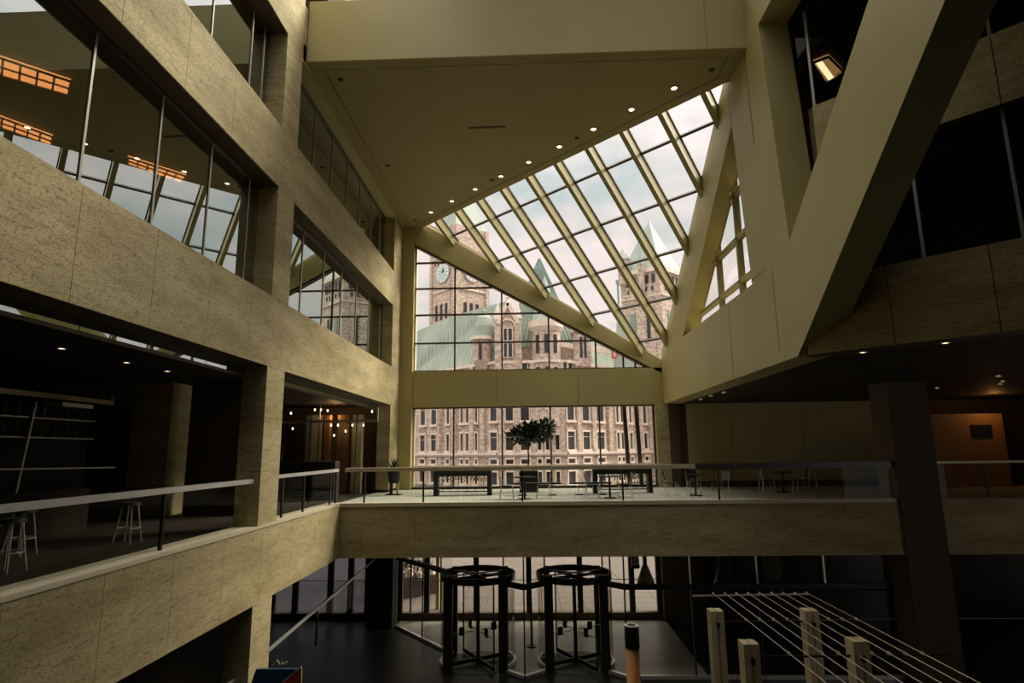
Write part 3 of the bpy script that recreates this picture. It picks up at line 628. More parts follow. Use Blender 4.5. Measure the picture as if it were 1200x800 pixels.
for i, (px, py) in enumerate(((341, 484), (369, 480), (376, 480), (384, 481), (343, 502), (388, 498), (396, 498), (413, 498), (426, 498), (391.5, 510), (405, 505), (436, 482))):
    p = ony(px, py, 24.6); t = thing('pendant_lamp', p, 'small bright pendant lamp in the left gallery shop, '+['leftmost of the upper cluster', 'second of the upper cluster', 'third of the upper cluster', 'fourth of the upper cluster', 'alone at far left below the transom', 'just under the transom at middle left', 'second under the transom', 'third under the transom', 'under the transom at right', 'lowest at left', 'lowest at right', 'alone at the far right end'][i], 'pendant lamp', 'pendant lamps in the shop')
    MB().tube([p, (p.x, p.y, 3.66)], .006, 5).build('cord', DKM, t); MB().loft((p.x, p.y, p.z-.04), .028, (p.x, p.y, p.z+.04), .028, 8).build('bulb', LAMPW, t)
# far right warm wall
ow = MB().box(15.6, 19.0, 25.0, 25.2, 0, 2.9).build('partition', mat('warm_wall', (.36, .2, .09), .6)); tag(ow, 'warm lit partition wall at the far right', 'partition')
bp = MB().box(17.7, 18.5, 24.95, 25.0, 1.95, 2.45).build('wall_sign', BLACK); tag(bp, 'small black square sign on the warm partition', 'sign')
ld = D.lights.new('uplight', 'POINT'); ld.energy = 7; ld.color = (1, .45, .12); ld.shadow_soft_size = .08
lo = D.objects.new('uplight', ld); COL.objects.link(lo); lo.location = (18.3, 24.3, 3.25)

# ------------------------------------------------------------------ lower lobby: outer glazing
wc += 1; w = struct('window_%d' % wc, 'lower lobby outer glazing with dark posts', 'window')
MB().box(-20, 5.2, 25.95, 26.25, FZ, FZ+.28).build('sill', BROWN, w)
xs = [-13.2, -12.1, -10.95, -9.99, -8.52, -7.67, -6.95, -5.6, -4.48, -2.43, -.25, 1.85, 3.97, 5.08]
for x in xs: MB().box(x-.11, x+.11, 26.0, 26.2, FZ+.28, -1.5).build('post', DKM, w)
for x in (-5.15, -3.9, .4, 3.1): MB().box(x-.03, x+.03, 26.05, 26.15, FZ+.28, -1.5).build('mullion', DKM, w)
for a, b_ in zip(xs, xs[1:]): MB().box(a+.11, b_-.11, 26.1, 26.11, FZ+.28, -1.5).build('pane', glass('tinted_pane', (.16, .17, .20), .0, .5) if a < -6 else GDOOR, w)
MB().box(-20, 5.2, 26.05, 26.13, -3.62, -3.6).build('transom', DKM, w)
tag(MB().box(5.15, 6.9, 25.6, 26.6, FZ, -1.5).build('column', BROWN), 'dark stone pier at right end of lobby glazing', 'column')
tag(MB().box(-6.6, -5.65, 24.9, 25.8, FZ, -1.5).build('column', DARKI), 'dark pier left of the lobby glazing', 'column')
tag(MB().box(6.9, 21, 26.0, 26.4, FZ, -1.5).build('wall_back', DARKI), None, None, None, 'structure')
t = thing('display_screen', (8.6, 25.9, FZ), 'row of dim grey panels on the dark lobby wall right of the pendants', 'screen')
for x in (7.3, 8.2, 9.2): MB().box(x, x+.75, 25.85, 25.95, -3.6, -1.9).build('display_panel', mat('dim_panel', (.16, .16, .13), .7), t)
MB().box(7.2, 10.05, 25.95, 26.0, FZ, -1.8).build('frame', DKM, t)

# ------------------------------------------------------------------ lower lobby: inner zigzag glass wall
HZ = -2.52
zz = [(-5.55, 25.0), (-3.05, 21.95), (-.35, 19.6), (2.9, 19.6), (12.5, 19.6)]
P0, P1, P2, P3, P4 = (-5.5, 25.0), (-2.85, 21.75), (-.35, 19.6), (2.75, 19.6), (10.9, 19.6)
def wing_end(c, tgt, R=1.2):
    d = Vector((tgt[0]-c[0], tgt[1]-c[1])).normalized(); return (c[0]+d.x*R, c[1]+d.y*R)
C1, C2 = (-1.9, 21.0), (1.29, 21.0)
segs = [(P0, wing_end(C1, P1)), (wing_end(C1, P2), P2), (P2, wing_end(C2, P2)), (wing_end(C2, P3), P3), (P3, P4)]
wc += 1; w = struct('window_%d' % wc, 'zigzag lobby glass screen between the revolving doors', 'window')
for a, b_ in segs:
    MB().bar((*a, HZ), (*b_, HZ), .12, .16).build('header', DKM, w)
    MB().bar((*a, FZ+.05), (*b_, FZ+.05), .10, .10).build('base_rail', CHROME, w)
    L = (Vector(b_)-Vector(a)).length; n = max(1, round(L/1.9)) if L > 3 else 1
    for i in range(n):
        p = Vector(a).lerp(Vector(b_), i/n); q = Vector(a).lerp(Vector(b_), (i+1)/n); e_ = (q-p).normalized()*.03
        MB().bar((p.x+e_.x, p.y+e_.y, (HZ+FZ)/2), (q.x-e_.x, q.y-e_.y, (HZ+FZ)/2), .012, HZ-FZ-.28).build('pane', GDOOR, w)
        MB().bar((p.x+e_.x, p.y+e_.y, (HZ-1.5)/2), (q.x-e_.x, q.y-e_.y, (HZ-1.5)/2), .012, -1.5-HZ-.2).build('pane', GDOOR, w)
        MB().bar((p.x, p.y, FZ), (p.x, p.y, HZ), .045, .045, (0, 1, 0)).build('mullion', CHROME if (i == 0 and a == P0) else DKM, w); MB().bar((p.x, p.y, HZ+.08), (p.x, p.y, -1.5), .045, .045, (0, 1, 0)).build('mullion', CHROME if p.x > 4 else DKM, w)

def revolving_door(c, ph, label):
    t = thing('revolving_door', (c[0], c[1], FZ), label, 'door', 'revolving doors in the lobby')
    R = 1.2; zt_ = -2.42
    MB().ring((c[0], c[1], zt_), R, .09, .20).build('top_ring', DKM, t); MB().ring((c[0], c[1], FZ+.10), R, .09, .09, 36, 2.4, 3.85).build('floor_ring', CHROME, t)
    MB().ring((c[0], c[1], FZ+.10), R, .09, .09, 36, -.7, .75).build('floor_ring', CHROME, t)
    MB().loft((c[0], c[1], FZ), R-.1, (c[0], c[1], FZ+.015), R-.1, 32).build('floor_disc', mat('door_mat', (.05, .055, .045), .5), t)
    MB().tube([(c[0], c[1], FZ), (c[0], c[1], zt_)], .06).build('centre_post', DKM, t)
    for i in range(4):
        a = ph+i*math.pi/2; d = Vector((math.cos(a), math.sin(a), 0)); o = Vector((c[0], c[1], 0)); r1 = o+d*(R-.08)
        wg_ = MB().bar(o+Vector((0, 0, FZ+.12)), r1+Vector((0, 0, FZ+.12)), .05, .12).bar(o+Vector((0, 0, zt_-.05)), r1+Vector((0, 0, zt_-.05)), .05, .10).bar(r1+Vector((0, 0, FZ+.1)), r1+Vector((0, 0, zt_)), .05, .05, (0, 1, 0)).build('wing', DKM, t)
        MB().bar(o+d*.05+Vector((0, 0, (FZ+zt_)/2)), r1-d*.03+Vector((0, 0, (FZ+zt_)/2)), .01, 2.4).build('pane', GDOOR, wg_)
        MB().bar(o+d*.15+Vector((0, 0, FZ+1.0)), r1-d*.1+Vector((0, 0, FZ+1.02)), .03, .03).build('push_bar', CHROME, wg_)
        MB().bar(o+d*.5+Vector((0, 0, FZ+1.05)), o+d*.68+Vector((0, 0, FZ+1.05)), .04, .25).build('push_plate', BLACK, wg_)
    for sg in (-1, 1):                       # curved drum glass and the heavy front posts
        n = 8; vs = []; a0 = (math.pi if sg < 0 else 0)-.62
        mb = MB()
        for i in range(n):
            a, b_ = a0+1.24*i/n, a0+1.24*(i+1)/n
            mb.prism([(c[0]+R*math.cos(a), c[1]+R*math.sin(a), FZ+.1), (c[0]+R*math.cos(b_), c[1]+R*math.sin(b_), FZ+.1), (c[0]+R*math.cos(b_), c[1]+R*math.sin(b_), zt_), (c[0]+R*math.cos(a), c[1]+R*math.sin(a), zt_)], (math.cos(a)*.012, math.sin(a)*.012, 0))
        mb.build('drum_glass', GDOOR, t)
        MB().box(c[0]+sg*.87-.14, c[0]+sg*.87+.14, c[1]-.95, c[1]-.75, FZ, zt_+.12).build('drum_post', BLACK, t)
        MB().box(c[0]+sg*.87-.09, c[0]+sg*.87+.09, c[1]+.75, c[1]+.9, FZ, zt_+.12).build('drum_post', BLACK, t)
    for a in (.5, 2.64): MB().bar((c[0]-R*math.cos(a), c[1]-R*math.sin(a), zt_+.06), (c[0]+R*math.cos(a), c[1]+R*math.sin(a), zt_+.06), .05, .04).build('cross_tie', CHROME, t)
revolving_door(C1, .55, 'left glass revolving door with dark ring and posts')
revolving_door(C2, .55, 'right glass revolving door with dark ring and posts')
# standing sign post between doors
t = thing('stanchion', (-.15, 22.6, FZ), 'slim dark stanchion between the revolving doors', 'stanchion')
MB().loft((-.15, 22.6, FZ), .2, (-.15, 22.6, FZ+.04), .17, 16).build('base', DKM, t); MB().tube([(-.15, 22.6, FZ), (-.15, 22.6, FZ+1.5)], .04).build('post', DKM, t)

# bell pendants
def bell(x, y, z, M, label, r=.28):
    t = thing('pendant_lamp', (x, y, -1.5), label, 'pendant lamp')
    MB().tube([(x, y, -1.5), (x, y, z+.5)], .07, 8).build('stem', DKM, t)
    MB().loft((x, y, z), r, (x, y, z+.5), .09, 20).build('shade', M, t); MB().loft((x, y, z-.1), r, (x, y, z), r+.01, 20).build('rim', DKM, t)
GREYM = mat('grey_shade', (.42, .40, .34), .5)
bell(3.66, 21, -2.65, GREYM, 'grey bell shaped pendant right of the revolving doors'); bell(6.17, 21, -2.7, BLACK, 'black bell shaped pendant over the dark lobby')
t = thing('pendant_lamp', (3.38, 21.4, -1.5), 'short white drum pendant beside the grey bell pendant', 'pendant lamp')
MB().loft((3.4, 21.4, -2.2), .15, (3.4, 21.4, -1.55), .1, 16).build('shade', mat('white_shade', (.7, .68, .62), .5), t); MB().loft((3.4, 21.4, -2.3), .15, (3.4, 21.4, -2.2), .16, 16).build('rim', DKM, t)

# outdoor planter
t = thing('plaza_planter', (-5.3, 29.8, FZ), 'dark box planter with rocks and shrubs outside the lobby', 'planter')
MB().prism([(-7.2, 29.0, FZ+.0), (-4.7, 30.6, FZ), (-5.2, 31.9, FZ), (-7.9, 31.0, FZ)], (0, 0, .9)).build('box', mat('planter_wall', (.07, .045, .04), .7), t)
foliage((-6.2, 30.6, FZ+1.15), 1.2, .7, .35, 400, .25, t, M=noisy('dry_shrub', (.06, .05, .02), (.16, .10, .05), nscale=8))
for i in range(9): MB().loft((-7+i*.25, 30.1+(i % 3)*.3, FZ+.85), .16, (-7+i*.25, 30.1+(i % 3)*.3, FZ+1.1), .07, 7).build('rock', GRANL, t)
tag(MB().box(-4.35, -4.2, 27.6, 27.75, FZ, -1.0).build('signpost', mat('yellow_post', (.45, .42, .12), .5)), 'thin yellowish post outside beside the planter', 'post')

# timber posts carrying bars and taut cables
def post(x, y, zt_, label, w=.30):
    t = thing('timber_post', (x, y, FZ), label, 'post', 'timber posts carrying the cable frame')
    for sx_ in (-1, 1): MB().box(x+(sx_*w/4)-w/4+.01, x+(sx_*w/4)+w/4-.01, y-w/2, y+w/2, FZ, zt_).build('plank', WOODL, t)
    MB().box(x-.03, x+.03, y-w/2-.06, y+w/2, zt_-.32, zt_-.22).build('bracket', DKM, t)
    return t
post(3.88, 13.9, -1.78, 'leftmost pale timber post beside the copper coloured bollard'); post(5.88, 13.9, -1.78, 'pale timber post behind the cables, second pair right')
post(3.82, 11.7, -1.78, 'tallest looking near pale timber post right of the leftmost one'); post(5.74, 11.7, -1.74, 'pale timber post behind the middle of the cables')
post(3.78, 9.5, -1.78, 'pale timber post tip at the bottom edge under the left cables'); post(5.7, 9.5, -1.76, 'pale timber post tip at the bottom right corner of the cables')
for y, xa, xb, lb in ((16.25, 4.0, 6.9, 'farthest dark cross bar of the cable frame'), (13.9, 4.05, 7.3, 'second dark cross bar of the cable frame'), (11.7, 4.0, 7.35, 'third dark cross bar of the cable frame'), (9.5, 3.95, 7.4, 'nearest cross bar of the cable frame')):
    tag(MB().bar((xa, y, -2.03), (xb, y, -2.0), .035, .035).build('cross_bar', CHROME if y > 16 else DKM), lb, 'bar')
wireM = mat('steel_cable', (.8, .76, .6), .35, .6)
for i in range(9):
    x = 4.52+i*.2925
    o = MB().tube([(x, 16.25, -1.97), (x, 8.0, -1.97)], .009, 6)
    for y in (16.25, 13.9, 11.7, 9.5): o.box(x-.02, x+.02, y-.03, y+.03, -2.0, -1.95)
    tag(o.build('steel_cable', wireM), 'taut steel cable of the frame, %s from the left' % ['first', 'second', 'third', 'fourth', 'fifth', 'sixth', 'seventh', 'eighth', 'ninth'][i], 'cable', 'taut cables of the frame')
# copper bollard
t = thing('bollard_lamp', (1.79, 10, FZ), 'tall amber cylinder bollard with black collar at the bottom centre', 'bollard')
p = ony(740, 734, 10.0)
MB().loft((p.x, 10, FZ), .105, (p.x, 10, p.z-.30), .105, 24).build('tube', noisy('amber_tube', (.62, .27, .07), (.70, .33, .10), nscale=1, rough=.35), t, True)
MB().loft((p.x, 10, p.z-.30), .112, (p.x, 10, p.z), .112, 24).build('collar', BLACK, t); MB().ring((p.x, 10, p.z+.01), .09, .04, .03, 24).build('rim', CHROME, t)
tag(MB().tube([(p.x-.02, 19.5, -1.5), (p.x-.02, 19.5, FZ)], .03).build('hanging_rod', CHROME), 'thin steel rod hanging behind the amber bollard', 'rod') if False else None
# ground cover near posts
t = thing('spiky_plant', (3.95, 12.9, FZ), 'dark spiky leaves beside the leftmost timber post', 'plant')
mb = MB()
for i in range(26):
    a = random.uniform(0, 6.28); d = Vector((math.cos(a)*.25, math.sin(a)*.25, 1)).normalized(); L = random.uniform(1.7, 2.7); s_ = Vector((.04, 0, 0)); q = Vector((4.0, 12.9, FZ)); mb.add([q-s_, q+d*L*.6-s_*.6, q+d*L, q+d*L*.6+s_*.6, q+s_], [(0, 1, 2, 3, 4)])
mb.build('leaves', LEAF, t)['kind'] = 'stuff'
# blue and orange display board
t = thing('display_board', (-5.9, 12.6, FZ), 'blue and orange display board with white zigzag mark at the lower left', 'sign')
BL = mat('blue_board', (.015, .07, .16), .4); OR = mat('orange_board', (.55, .10, .03), .5)
q = lambda px, py, y=12.6: tuple(ony(px, py, y))
MB().prism([q(300, 784), q(349, 783.5), q(331, 799), q(331, 840), q(280, 840)], (0, .06, 0)).build('blue_panel', BL, t)
MB().prism([q(331, 799), q(353, 781), q(353, 840), q(331, 840)], (0, .05, 0)).build('orange_panel', OR, t)
MB().bar(q(331, 799), q(353, 781), .02, .02).bar(q(353, 781), q(353, 840), .02, .02, (0, 1, 0)).build('edge_trim', CURB, t)
MB().tube([q(320, 779), q(325, 773), q(328, 779), q(331, 776), q(333, 778), q(336, 775)], .012, 5).build('zigzag_mark', CURB, t)

# ------------------------------------------------------------------ pale pier just outside
t = thing('outside_pier', (-7.4, 34, FZ), 'pale cream pier just outside the far left of the windows', 'pier')
MB().box(-8.2, -6.75, 33.6, 34.6, FZ, 19).build('shaft', mat('cream_render', (.80, .66, .52), .7), t)
MB().box(-6.05, -5.6, 31.0, 31.2, FZ, 16).build('return', mat('pink_render', (.85, .52, .42), .7), t) if False else None

# ------------------------------------------------------------------ granite city hall across the plaza
CH = thing('city_hall', (0, 112, FZ), 'pink granite city hall with green copper roofs and two towers', 'building')
VA, VB, VC, VD = Vector((-26.5, 128)), Vector((-6.3, 110)), Vector((6.2, 110)), Vector((34, 140))
segs_ = [(VA, VB), (VB, VC), (VC, VD)]
def wall_seg(a, b_, z0, z1, name='wall', M=GRAN, th=1.5, off=0):
    d = (b_-a).normalized(); n = Vector((d.y, -d.x)); a2_, b2_ = a+n*off, b_+n*off
    MB().prism([(a2_.x, a2_.y, z0), (b2_.x, b2_.y, z0), (b2_.x-n.x*th, b2_.y-n.y*th, z0), (a2_.x-n.x*th, a2_.y-n.y*th, z0)], (0, 0, z1-z0)).build(name, M, CH)
E1 = 17.5
for s_ in segs_: wall_seg(*s_, FZ, E1, off=0)
def seg_hit(px, py):                         # point on whichever wall segment is seen at px
    for i, (a, b_) in enumerate(segs_):
        d = (b_-a).normalized(); n = (d.y, -d.x, 0); p = hit(px, py, n, n[0]*a.x+n[1]*a.y)
        t_ = (Vector((p.x, p.y))-a).dot(d)
        if 0 <= t_ <= (b_-a).length: return p, d, i
    return p, d, i
def cwin(px0, px1, z0, z1, surround=.22, cross=True, lintel=True):
    px0 -= .4; px1 += .4
    p, d, i = seg_hit(px0, 515); q_, _, _ = seg_hit(px1, 515); n = Vector((d.y, -d.x))
    L = (Vector((q_.x, q_.y))-Vector((p.x, p.y))).length
    d3 = Vector((d.x, d.y, 0)); n3 = Vector((n.x, n.y, 0)); o = Vector((p.x, p.y, 0))
    def b3(u0, u1, w0, w1, h0, h1, mb):
        v = [o+d3*u+n3*w_+Vector((0, 0, h)) for u in (u0, u1) for w_ in (w0, w1) for h in (h0, h1)]
        return mb.add(v, [(0, 1, 3, 2), (4, 6, 7, 5), (0, 4, 5, 1), (2, 3, 7, 6), (0, 2, 6, 4), (1, 5, 7, 3)])
    mb = MB(); b3(-surround, 0, 0, .35, z0-.3, z1+.35, mb); b3(L, L+surround, 0, .35, z0-.3, z1+.35, mb)
    b3(-surround-.1, L+surround+.1, 0, .5, z0-.45, z0, mb); b3(-surround, L+surround, 0, .38, z1, z1+.35, mb)
    wdo = mb.build('window', GRANL, CH)
    mb = MB(); b3(0, L, 0, .05, z0, z1, mb); mb.build('pane', WINDK, wdo)
    if cross:
        mb = MB(); b3(0, L, .05, .1, z1-(z1-z0)*.28-.05, z1-(z1-z0)*.28+.05, mb); mb.build('transom', GRANL, wdo)
PX = [(493.8, 498.8), (506.5, 512), (524.5, 527.2), (541, 543.5), (547.3, 550), (558, 560.3), (576, 583.5), (593.3, 601), (611, 620), (630.5, 633.8), (640, 644.3), (651.5, 654.8), (664.5, 672), (682.5, 690), (699, 707), (722.3, 724.7), (727.5, 730), (737.5, 739.8), (744.5, 746.8), (754, 757.5), (764, 768)]
# rows (z measured on each plane so that storeys stay level)
for a, b_ in PX:
    cwin(a, b_, 1.7, 4.9, cross=(b_-a > 4)); cwin(a, b_, -.75, .05, cross=False); cwin(a, b_, 7.0, 11.2, cross=(b_-a > 4)); cwin(a, b_, -4.4, -2.2, cross=False)
for s_ in segs_:
    wall_seg(*s_, .85, 1.25, 'string_course', GRANL, .6, .6); wall_seg(*s_, .6, .85, 'string_course', GRANL, .5, .3)
    wall_seg(*s_, E1, E1+.5, 'cornice', GRANL, 1.2, .6)
# piers
for px in (517, 533.5, 554.5, 567, 588, 606, 626, 647, 659, 677, 694.5, 714, 733.5, 750, 761):
    p, d, i = seg_hit(px, 515); n3 = Vector((d.y, -d.x, 0)); d3 = Vector((d.x, d.y, 0)); o = Vector((p.x, p.y, 1.3))
    MB().prism([o-d3*.55, o+d3*.55, o+d3*.55+n3*.6, o-d3*.55+n3*.6], (0, 0, E1-1.3)).build('pier', GRAN, CH)
# small paired windows under the cornice
for a, b_ in ((484+10.6, 484+13), (590, 594.5), (596, 600), (607, 612), (614, 619), (628, 632.5), (638, 643), (649, 653), (661.5, 665.5), (667.5, 672), (679, 683), (685, 689)):
    cwin(a, b_, 15.6, 17.6, .15, False)
# gable
def Y110(px, py, y=110): return ony(px, py, y)
G0, G1, G2 = Y110(584, 432), Y110(608, 432), Y110(595, 356)
MB().prism([(G0.x, 109.6, 15), (G1.x, 109.6, 15), (G1.x, 109.6, 25.0), (G2.x, 109.6, G2.z), (G0.x, 109.6, 25.0)], (0, 3, 0)).build('gable', GRAN, CH)
gp = Y110(595, 352); MB().loft((gp.x, 110, G2.z-.5), .5, (gp.x, 110, G2.z+2.3), .12, 8).loft((gp.x, 110, G2.z+1.2), .45, (gp.x, 110, G2.z+1.6), .3, 8).build('finial', GRANL, CH)
for xa, xb in ((G0.x-.6, G0.x+.5), (G1.x-.6, G1.x+.6)):
    pk = MB().box(xa, xb, 109.2, 110.6, 15, 26.0).build('pinnacle', GRAN, CH); MB().loft(((xa+xb)/2, 109.9, 26), .75, ((xa+xb)/2, 109.9, 29.2), .05, 8).build('spirelet', GRANL, pk)
for sg, (x_, z_) in ((0, (G0.x, 25)), (1, (G1.x, 25))): MB().bar((x_, 109.3, z_), (G2.x, 109.3, G2.z), .7, .4, (0, 1, 0)).build('coping', GRANL, CH)
for px0, px1 in ((590.5, 594), (596, 600)):
    for z0, z1 in ((18.7, 21.2), (21.8, 24.0)):
        a, b_ = Y110(px0, 400, 109.5), Y110(px1, 400, 109.5)
        wd_ = MB().box(a.x-.18, b_.x+.18, 109.2, 109.58, z0-.2, z1+.2).build('window', GRANL, CH); MB().box(a.x, b_.x, 109.12, 109.2, z0, z1).build('pane', WINDK, wd_)
MB().ring((0, 0, 0), 1.1, .3, .3, 12, 0, math.pi)
ar = MB()
for i in range(10):
    a, b_ = math.pi*i/10, math.pi*(i+1)/10; ar.bar((G2.x-.1+1.5*math.cos(a), 109.4, 24.3+1.5*math.sin(a)), (G2.x-.1+1.5*math.cos(b_), 109.4, 24.3+1.5*math.sin(b_)), .35, .4, (0, 1, 0))
ar.build('arch', GRANL, CH)
# round corner turret with conical roof
tc_ = Y110(640, 400); TR = 2.75; TY = 111.0
tu = MB().loft((tc_.x, TY, 4.3), TR, (tc_.x, TY, 23.6), TR, 28).build('turret', GRAN, CH)
MB().loft((tc_.x, TY, 23.4), TR+.1, (tc_.x, TY, 24.2), TR+.55, 28).loft((tc_.x, TY, 24.2), TR+.55, (tc_.x, TY, 25.3), TR+.55, 28).build('parapet', GRANL, tu)
MB().loft((tc_.x, TY+.3, 25.2), TR+.1, (tc_.x, TY+.3, 34.5), .1, 28).build('cone_roof', COPPER, tu)
MB().loft((tc_.x, TY, 17.5), TR+.2, (tc_.x, TY, 18.0), TR+.2, 28).build('band', GRANL, tu)
for a in (-2.2, -1.57, -.94):
    for z0, z1 in ((19.2, 22.6), (13.6, 16.6)):
        d = Vector((math.cos(a), math.sin(a), 0)); p = Vector((tc_.x, TY, 0))+d*(TR+.02); s_ = Vector((-d.y, d.x, 0))*.38
        MB().prism([p-s_+Vector((0, 0, z0)), p+s_+Vector((0, 0, z0)), p+s_+Vector((0, 0, z1)), p-s_+Vector((0, 0, z1))], d*.08).build('window', WINDK, tu)
# small left turret with domed copper cap
p = Y110(565, 410, 112)
lt = MB().loft((p.x, 112, 14.5), .5, (p.x, 112, 18.5), 1.7, 16).loft((p.x, 112, 18.5), 1.7, (p.x, 112, 22.3), 1.7, 16).build('turret', GRAN, CH)
MB().loft((p.x, 112, 22.3), 2.3, (p.x, 112, 22.9), 2.3, 16).build('parapet', GRANL, lt)
dm = MB(); prof = [(2.0, 22.9), (1.9, 25), (1.45, 26.6), (.8, 27.4), (.35, 27.7), (.5, 28.0), (.05, 28.3)]
for (r0, z0), (r1, z1) in zip(prof, prof[1:]): dm.loft((p.x+.4, 112, z0), r0, (p.x+.4, 112, z1), r1, 16)
dm.build('dome', COPPER, lt)
MB().box(p.x-.5, p.x+.1, 110.2, 110.35, 18.4, 21.6).build('window', WINDK, lt)
# copper roofs
Lr = [ony(488, 388, 131), ony(530, 370, 124), ony(596, 352, 116)]
MB().prism([(VA.x, VA.y+.5, E1+.4), (VB.x+.5, VB.y+.5, E1+.4), tuple(Lr[2]), tuple(Lr[1]), tuple(Lr[0])][::1], (0, 1.0, 0)).build('roof', COPPER, CH)
R0 = [Vector((-5.6, 112, 21)), Vector((9.5, 113.2, 21)), Vector((9.5, 122, 21)), Vector((-5.6, 122, 21))]; AP = ony(632, 303, 117)
ap2 = [AP-Vector((.15, 0, 0)), AP+Vector((.15, 0, 0))]
mb = MB(); mb.add([*R0, *ap2], [(0, 1, 5, 4), (1, 2, 5), (2, 3, 4, 5), (3, 0, 4)]).build('roof', COPPER, CH)
for i in range(20):                          # standing seams
    f = i/19; a = R0[0].lerp(R0[1], f); b_ = ap2[0].lerp(ap2[1], f); MB().bar(a+Vector((0, -.1, 0)), b_+Vector((0, -.1, 0)), .1, .14).build('roof_seam', COPPERD, CH)
for i in range(26):
    f = i/25; a = Vector((VA.x, VA.y+.4, E1+.5)).lerp(Vector((VB.x, VB.y+.4, E1+.5)), f); b_ = Lr[0].lerp(Lr[2], f); MB().bar(a, (b_.x, b_.y-.05, b_.z), .08, .1).build('roof_seam', COPPER, CH)
MB().box(-5.6, 9.5, 112.6, 122, 16.5, 21.1).build('attic_wall', GRAN, CH)
# right wing: attic wall, dormer, roof
MB().prism([(VC.x, VC.y+2, E1), (VD.x, VD.y+2, E1), (VD.x, VD.y+7, 27), (VC.x+1, VC.y+7, 27)], (0, 1, 0)).build('roof', COPPER, CH)
a, b_ = ony(672, 400, 112), ony(692, 400, 112)
do = MB().box(a.x, b_.x, 111.5, 114, 17, 23.6).build('dormer', GRAN, CH); MB().box(a.x-.3, b_.x+.3, 111.2, 114, 23.6, 24.1).build('cornice', GRANL, do)
for x0, x1 in ((.36, .5), (.6, .74)): MB().box(a.x+(b_.x-a.x)*x0, a.x+(b_.x-a.x)*x1, 111.4, 111.5, 18.6, 22.6).build('window', WINDK, do)
p, q_ = ony(695, 408, 118), ony(714, 412, 120); MB().bar(p, q_, .8, 1.1).build('parapet', GRANL, CH); p, q_ = ony(655, 403, 111), ony(672, 406, 112); MB().bar(p, q_, .6, .9).build('parapet', GRANL, CH)
# low building at the right end and its red sign
lb = thing('annex_building', (48, 132, FZ), 'low pale building beyond the right end of the granite facade', 'building')
MB().prism([(38, 128, FZ), (58, 134, FZ), (58, 137, FZ), (38, 131, FZ)], (0, 0, 25)).build('wall', GRANL, lb)
p = ony(720, 414.5, 110); sgn = thing('red_sign', p, 'small red letter sign on the facade above the beam', 'sign')
r_ = MB(); pts = [(-.35, -.8), (.15, -.75), (.5, -.4), (.6, 0), (.5, .4), (.15, .75), (-.35, .8), (-.35, -.8)]
for (a0, b0), (a1_, b1_) in zip(pts, pts[1:]): r_.bar((p.x+a0, p.y, p.z+b0), (p.x+a1_, p.y, p.z+b1_), .3, .3, (0, 1, 0))
r_.build('letter_d', mat('red_sign', (.6, .03, .03), .5), sgn)

# towers
def tower(corner, left, right, z1, apex, label):
    """ square tower with a corner towards the hall; corner/left/right are ground points """
    c, l_, r_ = Vector(corner), Vector(left), Vector(right); bk = l_+r_-c
    t = MB().prism([(c.x, c.y, FZ), (r_.x, r_.y, FZ), (bk.x, bk.y, FZ), (l_.x, l_.y, FZ)], (0, 0, z1-FZ)).build(label, GRAN, CH)
    ce_ = (l_+r_)/2
    if apex: MB().add([(c.x, c.y, z1), (r_.x, r_.y, z1), (bk.x, bk.y, z1), (l_.x, l_.y, z1), (ce_.x, ce_.y, apex)], [(0, 1, 4), (1, 2, 4), (2, 3, 4), (3, 0, 4)]).build('pyramid_roof', COPPER, t)
    return t
def on_face(t, a, b_, f0, f1, z0, z1, M, name, proud=.12):
    a, b_ = Vector(a), Vector(b_); d = (b_-a).normalized(); n = Vector((d.y, -d.x)); p, q2 = a.lerp(b_, f0), a.lerp(b_, f1)
    if n.y > 0: n = -n
    return MB().prism([(p.x, p.y, z0), (q2.x, q2.y, z0), (q2.x+n.x*proud, q2.y+n.y*proud, z0), (p.x+n.x*proud, p.y+n.y*proud, z0)], (0, 0, z1-z0)).build(name, M, t)
def zof(px, py, y): return ony(px, py, y).z
YC = 150
cc_, ll, rr = ony(533, 370, YC), ony(504.5, 370, YC+7), ony(572, 370, YC+7)
cT, lT, rT = (cc_.x, YC), (ll.x, YC+7), (rr.x, YC+7)
ct = tower(cT, lT, rT, zof(533, 262, YC), zof(540, 190, YC), 'clock_tower')
def clock(a, b_, fc, px, py, r):
    a, b_ = Vector(a), Vector(b_); d = (b_-a).normalized(); n = Vector((d.y, -d.x)); n = n if n.y < 0 else -n
    c2 = a.lerp(b_, fc); o = Vector((c2.x, c2.y, zof(px, py, c2.y))); d3 = Vector((d.x, d.y, 0)); n3 = Vector((n.x, n.y, 0))
    fr = MB(); N = 28
    def disc(r_, off, th): return [o+n3*off+(d3*math.cos(6.28318*i/N)+Vector((0, 0, 1))*math.sin(6.28318*i/N))*r_ for i in range(N)]
    MB().prism(disc(r*1.12, .1, 0), n3*.2).build('clock_frame', mat('clock_rim', (.42, .42, .42), .6), ct)
    MB().prism(disc(r, .3, 0), n3*.08).build('clock_face', mat('clock_white', (.82, .84, .82), .6), ct)
    MB().prism(disc(r*.60, .38, 0), n3*.06).build('clock_face', mat('clock_green', (.45, .62, .56), .6), ct)
    nm = MB()
    for i in range(12):
        a_ = 6.28318*i/12; u = d3*math.cos(a_)+Vector((0, 0, 1))*math.sin(a_); v_ = -d3*math.sin(a_)+Vector((0, 0, 1))*math.cos(a_)
        nm.bar(o+n3*.42+u*r*.68, o+n3*.42+u*r*.92, r*.09, .08, v_.cross(u))
    nm.build('numerals', COPPERD, ct)
    h = MB()
    for a_, L in ((1.0, .55), (.55, .35)): h.bar(o+n3*.5, o+n3*.5+(d3*math.cos(a_)+Vector((0, 0, 1))*math.sin(a_))*r*L, r*.09, .08, n3)
    h.build('hands', BLACK, ct)
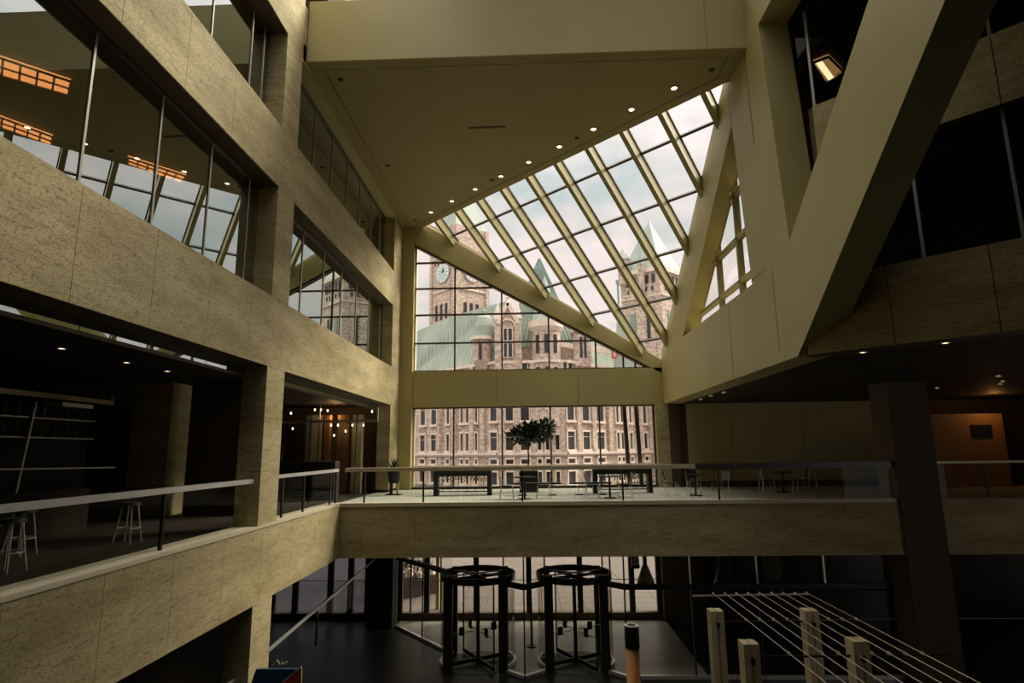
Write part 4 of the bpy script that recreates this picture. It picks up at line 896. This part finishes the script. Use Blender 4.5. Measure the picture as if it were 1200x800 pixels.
clock(lT, cT, .52, 520, 320, 2.55); clock(cT, rT, .5, 553, 320, 2.35)
for a, b_, fs in ((lT, cT, (.25, .45, .65)), (cT, rT, (.30, .48, .66))):
    for f in fs:
        w_ = on_face(ct, a, b_, f-.045, f+.05, zof(533, 371, YC), zof(533, 352, YC), WINDK, 'window', .1)
    for k_ in range(6): on_face(ct, a, b_, .16+k_*.12, .21+k_*.12, zof(533, 304, YC), zof(533, 300, YC), WINDK, 'opening', .1)
    on_face(ct, a, b_, .0, 1, zof(533, 297, YC), zof(533, 295.5, YC), GRANL, 'band', .35); on_face(ct, a, b_, .1, .9, zof(533, 337.5, YC), zof(533, 336, YC), GRANL, 'band', .3)
    on_face(ct, a, b_, -.01, .09, FZ, zof(533, 262, YC), GRAN, 'buttress', .4); on_face(ct, a, b_, .91, 1.01, FZ, zof(533, 262, YC), GRAN, 'buttress', .4)
YR = 128
cc_, ll, rr = ony(775, 350, YR), ony(728, 350, YR+6), ony(803, 350, YR+7)
cT2, lT2, rT2 = (cc_.x, YR), (ll.x, YR+6), (rr.x, YR+7)
rt = tower(cT2, lT2, rT2, zof(775, 312, YR), zof(760, 256, YR+5), 'corner_tower')
for a, b_ in ((lT2, cT2), (cT2, rT2)):
    on_face(rt, a, b_, -.02, 1.02, zof(775, 316, YR), zof(775, 311, YR), GRANL, 'cornice', .6)
    for k_ in range(5):
        on_face(rt, a, b_, .15+k_*.16, .24+k_*.16, zof(775, 329, YR), zof(775, 319, YR), WINDK, 'window', .1)
        on_face(rt, a, b_, .17+k_*.15, .22+k_*.15, zof(775, 338, YR), zof(775, 333, YR), WINDK, 'window', .1)
    on_face(rt, a, b_, 0, 1, zof(775, 345, YR), zof(775, 343.5, YR), GRANL, 'band', .3)
    on_face(rt, a, b_, .22, .34, zof(775, 385, YR), zof(775, 362, YR), COPPERD, 'window', .15); on_face(rt, a, b_, .62, .7, zof(775, 395, YR), zof(775, 362, YR), WINDK, 'window', .15)
for px, py, r in ((730.5, 291, 1.5), (751, 296, .8)):
    p = ony(px, py+14, YR+5 if px < 740 else YR+1.5); MB().loft((p.x, p.y, p.z-6), r*.8, (p.x, p.y, p.z), r, 12).build('corner_turret', GRAN, rt); q_ = ony(px, py, p.y); MB().loft((p.x, p.y, p.z), r*1.1, (p.x, p.y, q_.z), .05, 12).build('turret_cap', COPPER, rt)
p = ony(725, 356, 120); q_ = ony(725, 332, 120); MB().tube([(p.x, 120, 12), (p.x, 120, q_.z)], .22, 8).loft((p.x, 120, q_.z), .45, (p.x, 120, q_.z+.7), .4, 8).build('flue', COPPERD, CH)
p = ony(725, 356, 118); MB().loft((p.x, 118, 15), 2.2, (p.x, 118, p.z), .2, 4, True, .8).build('roof', COPPER, CH)
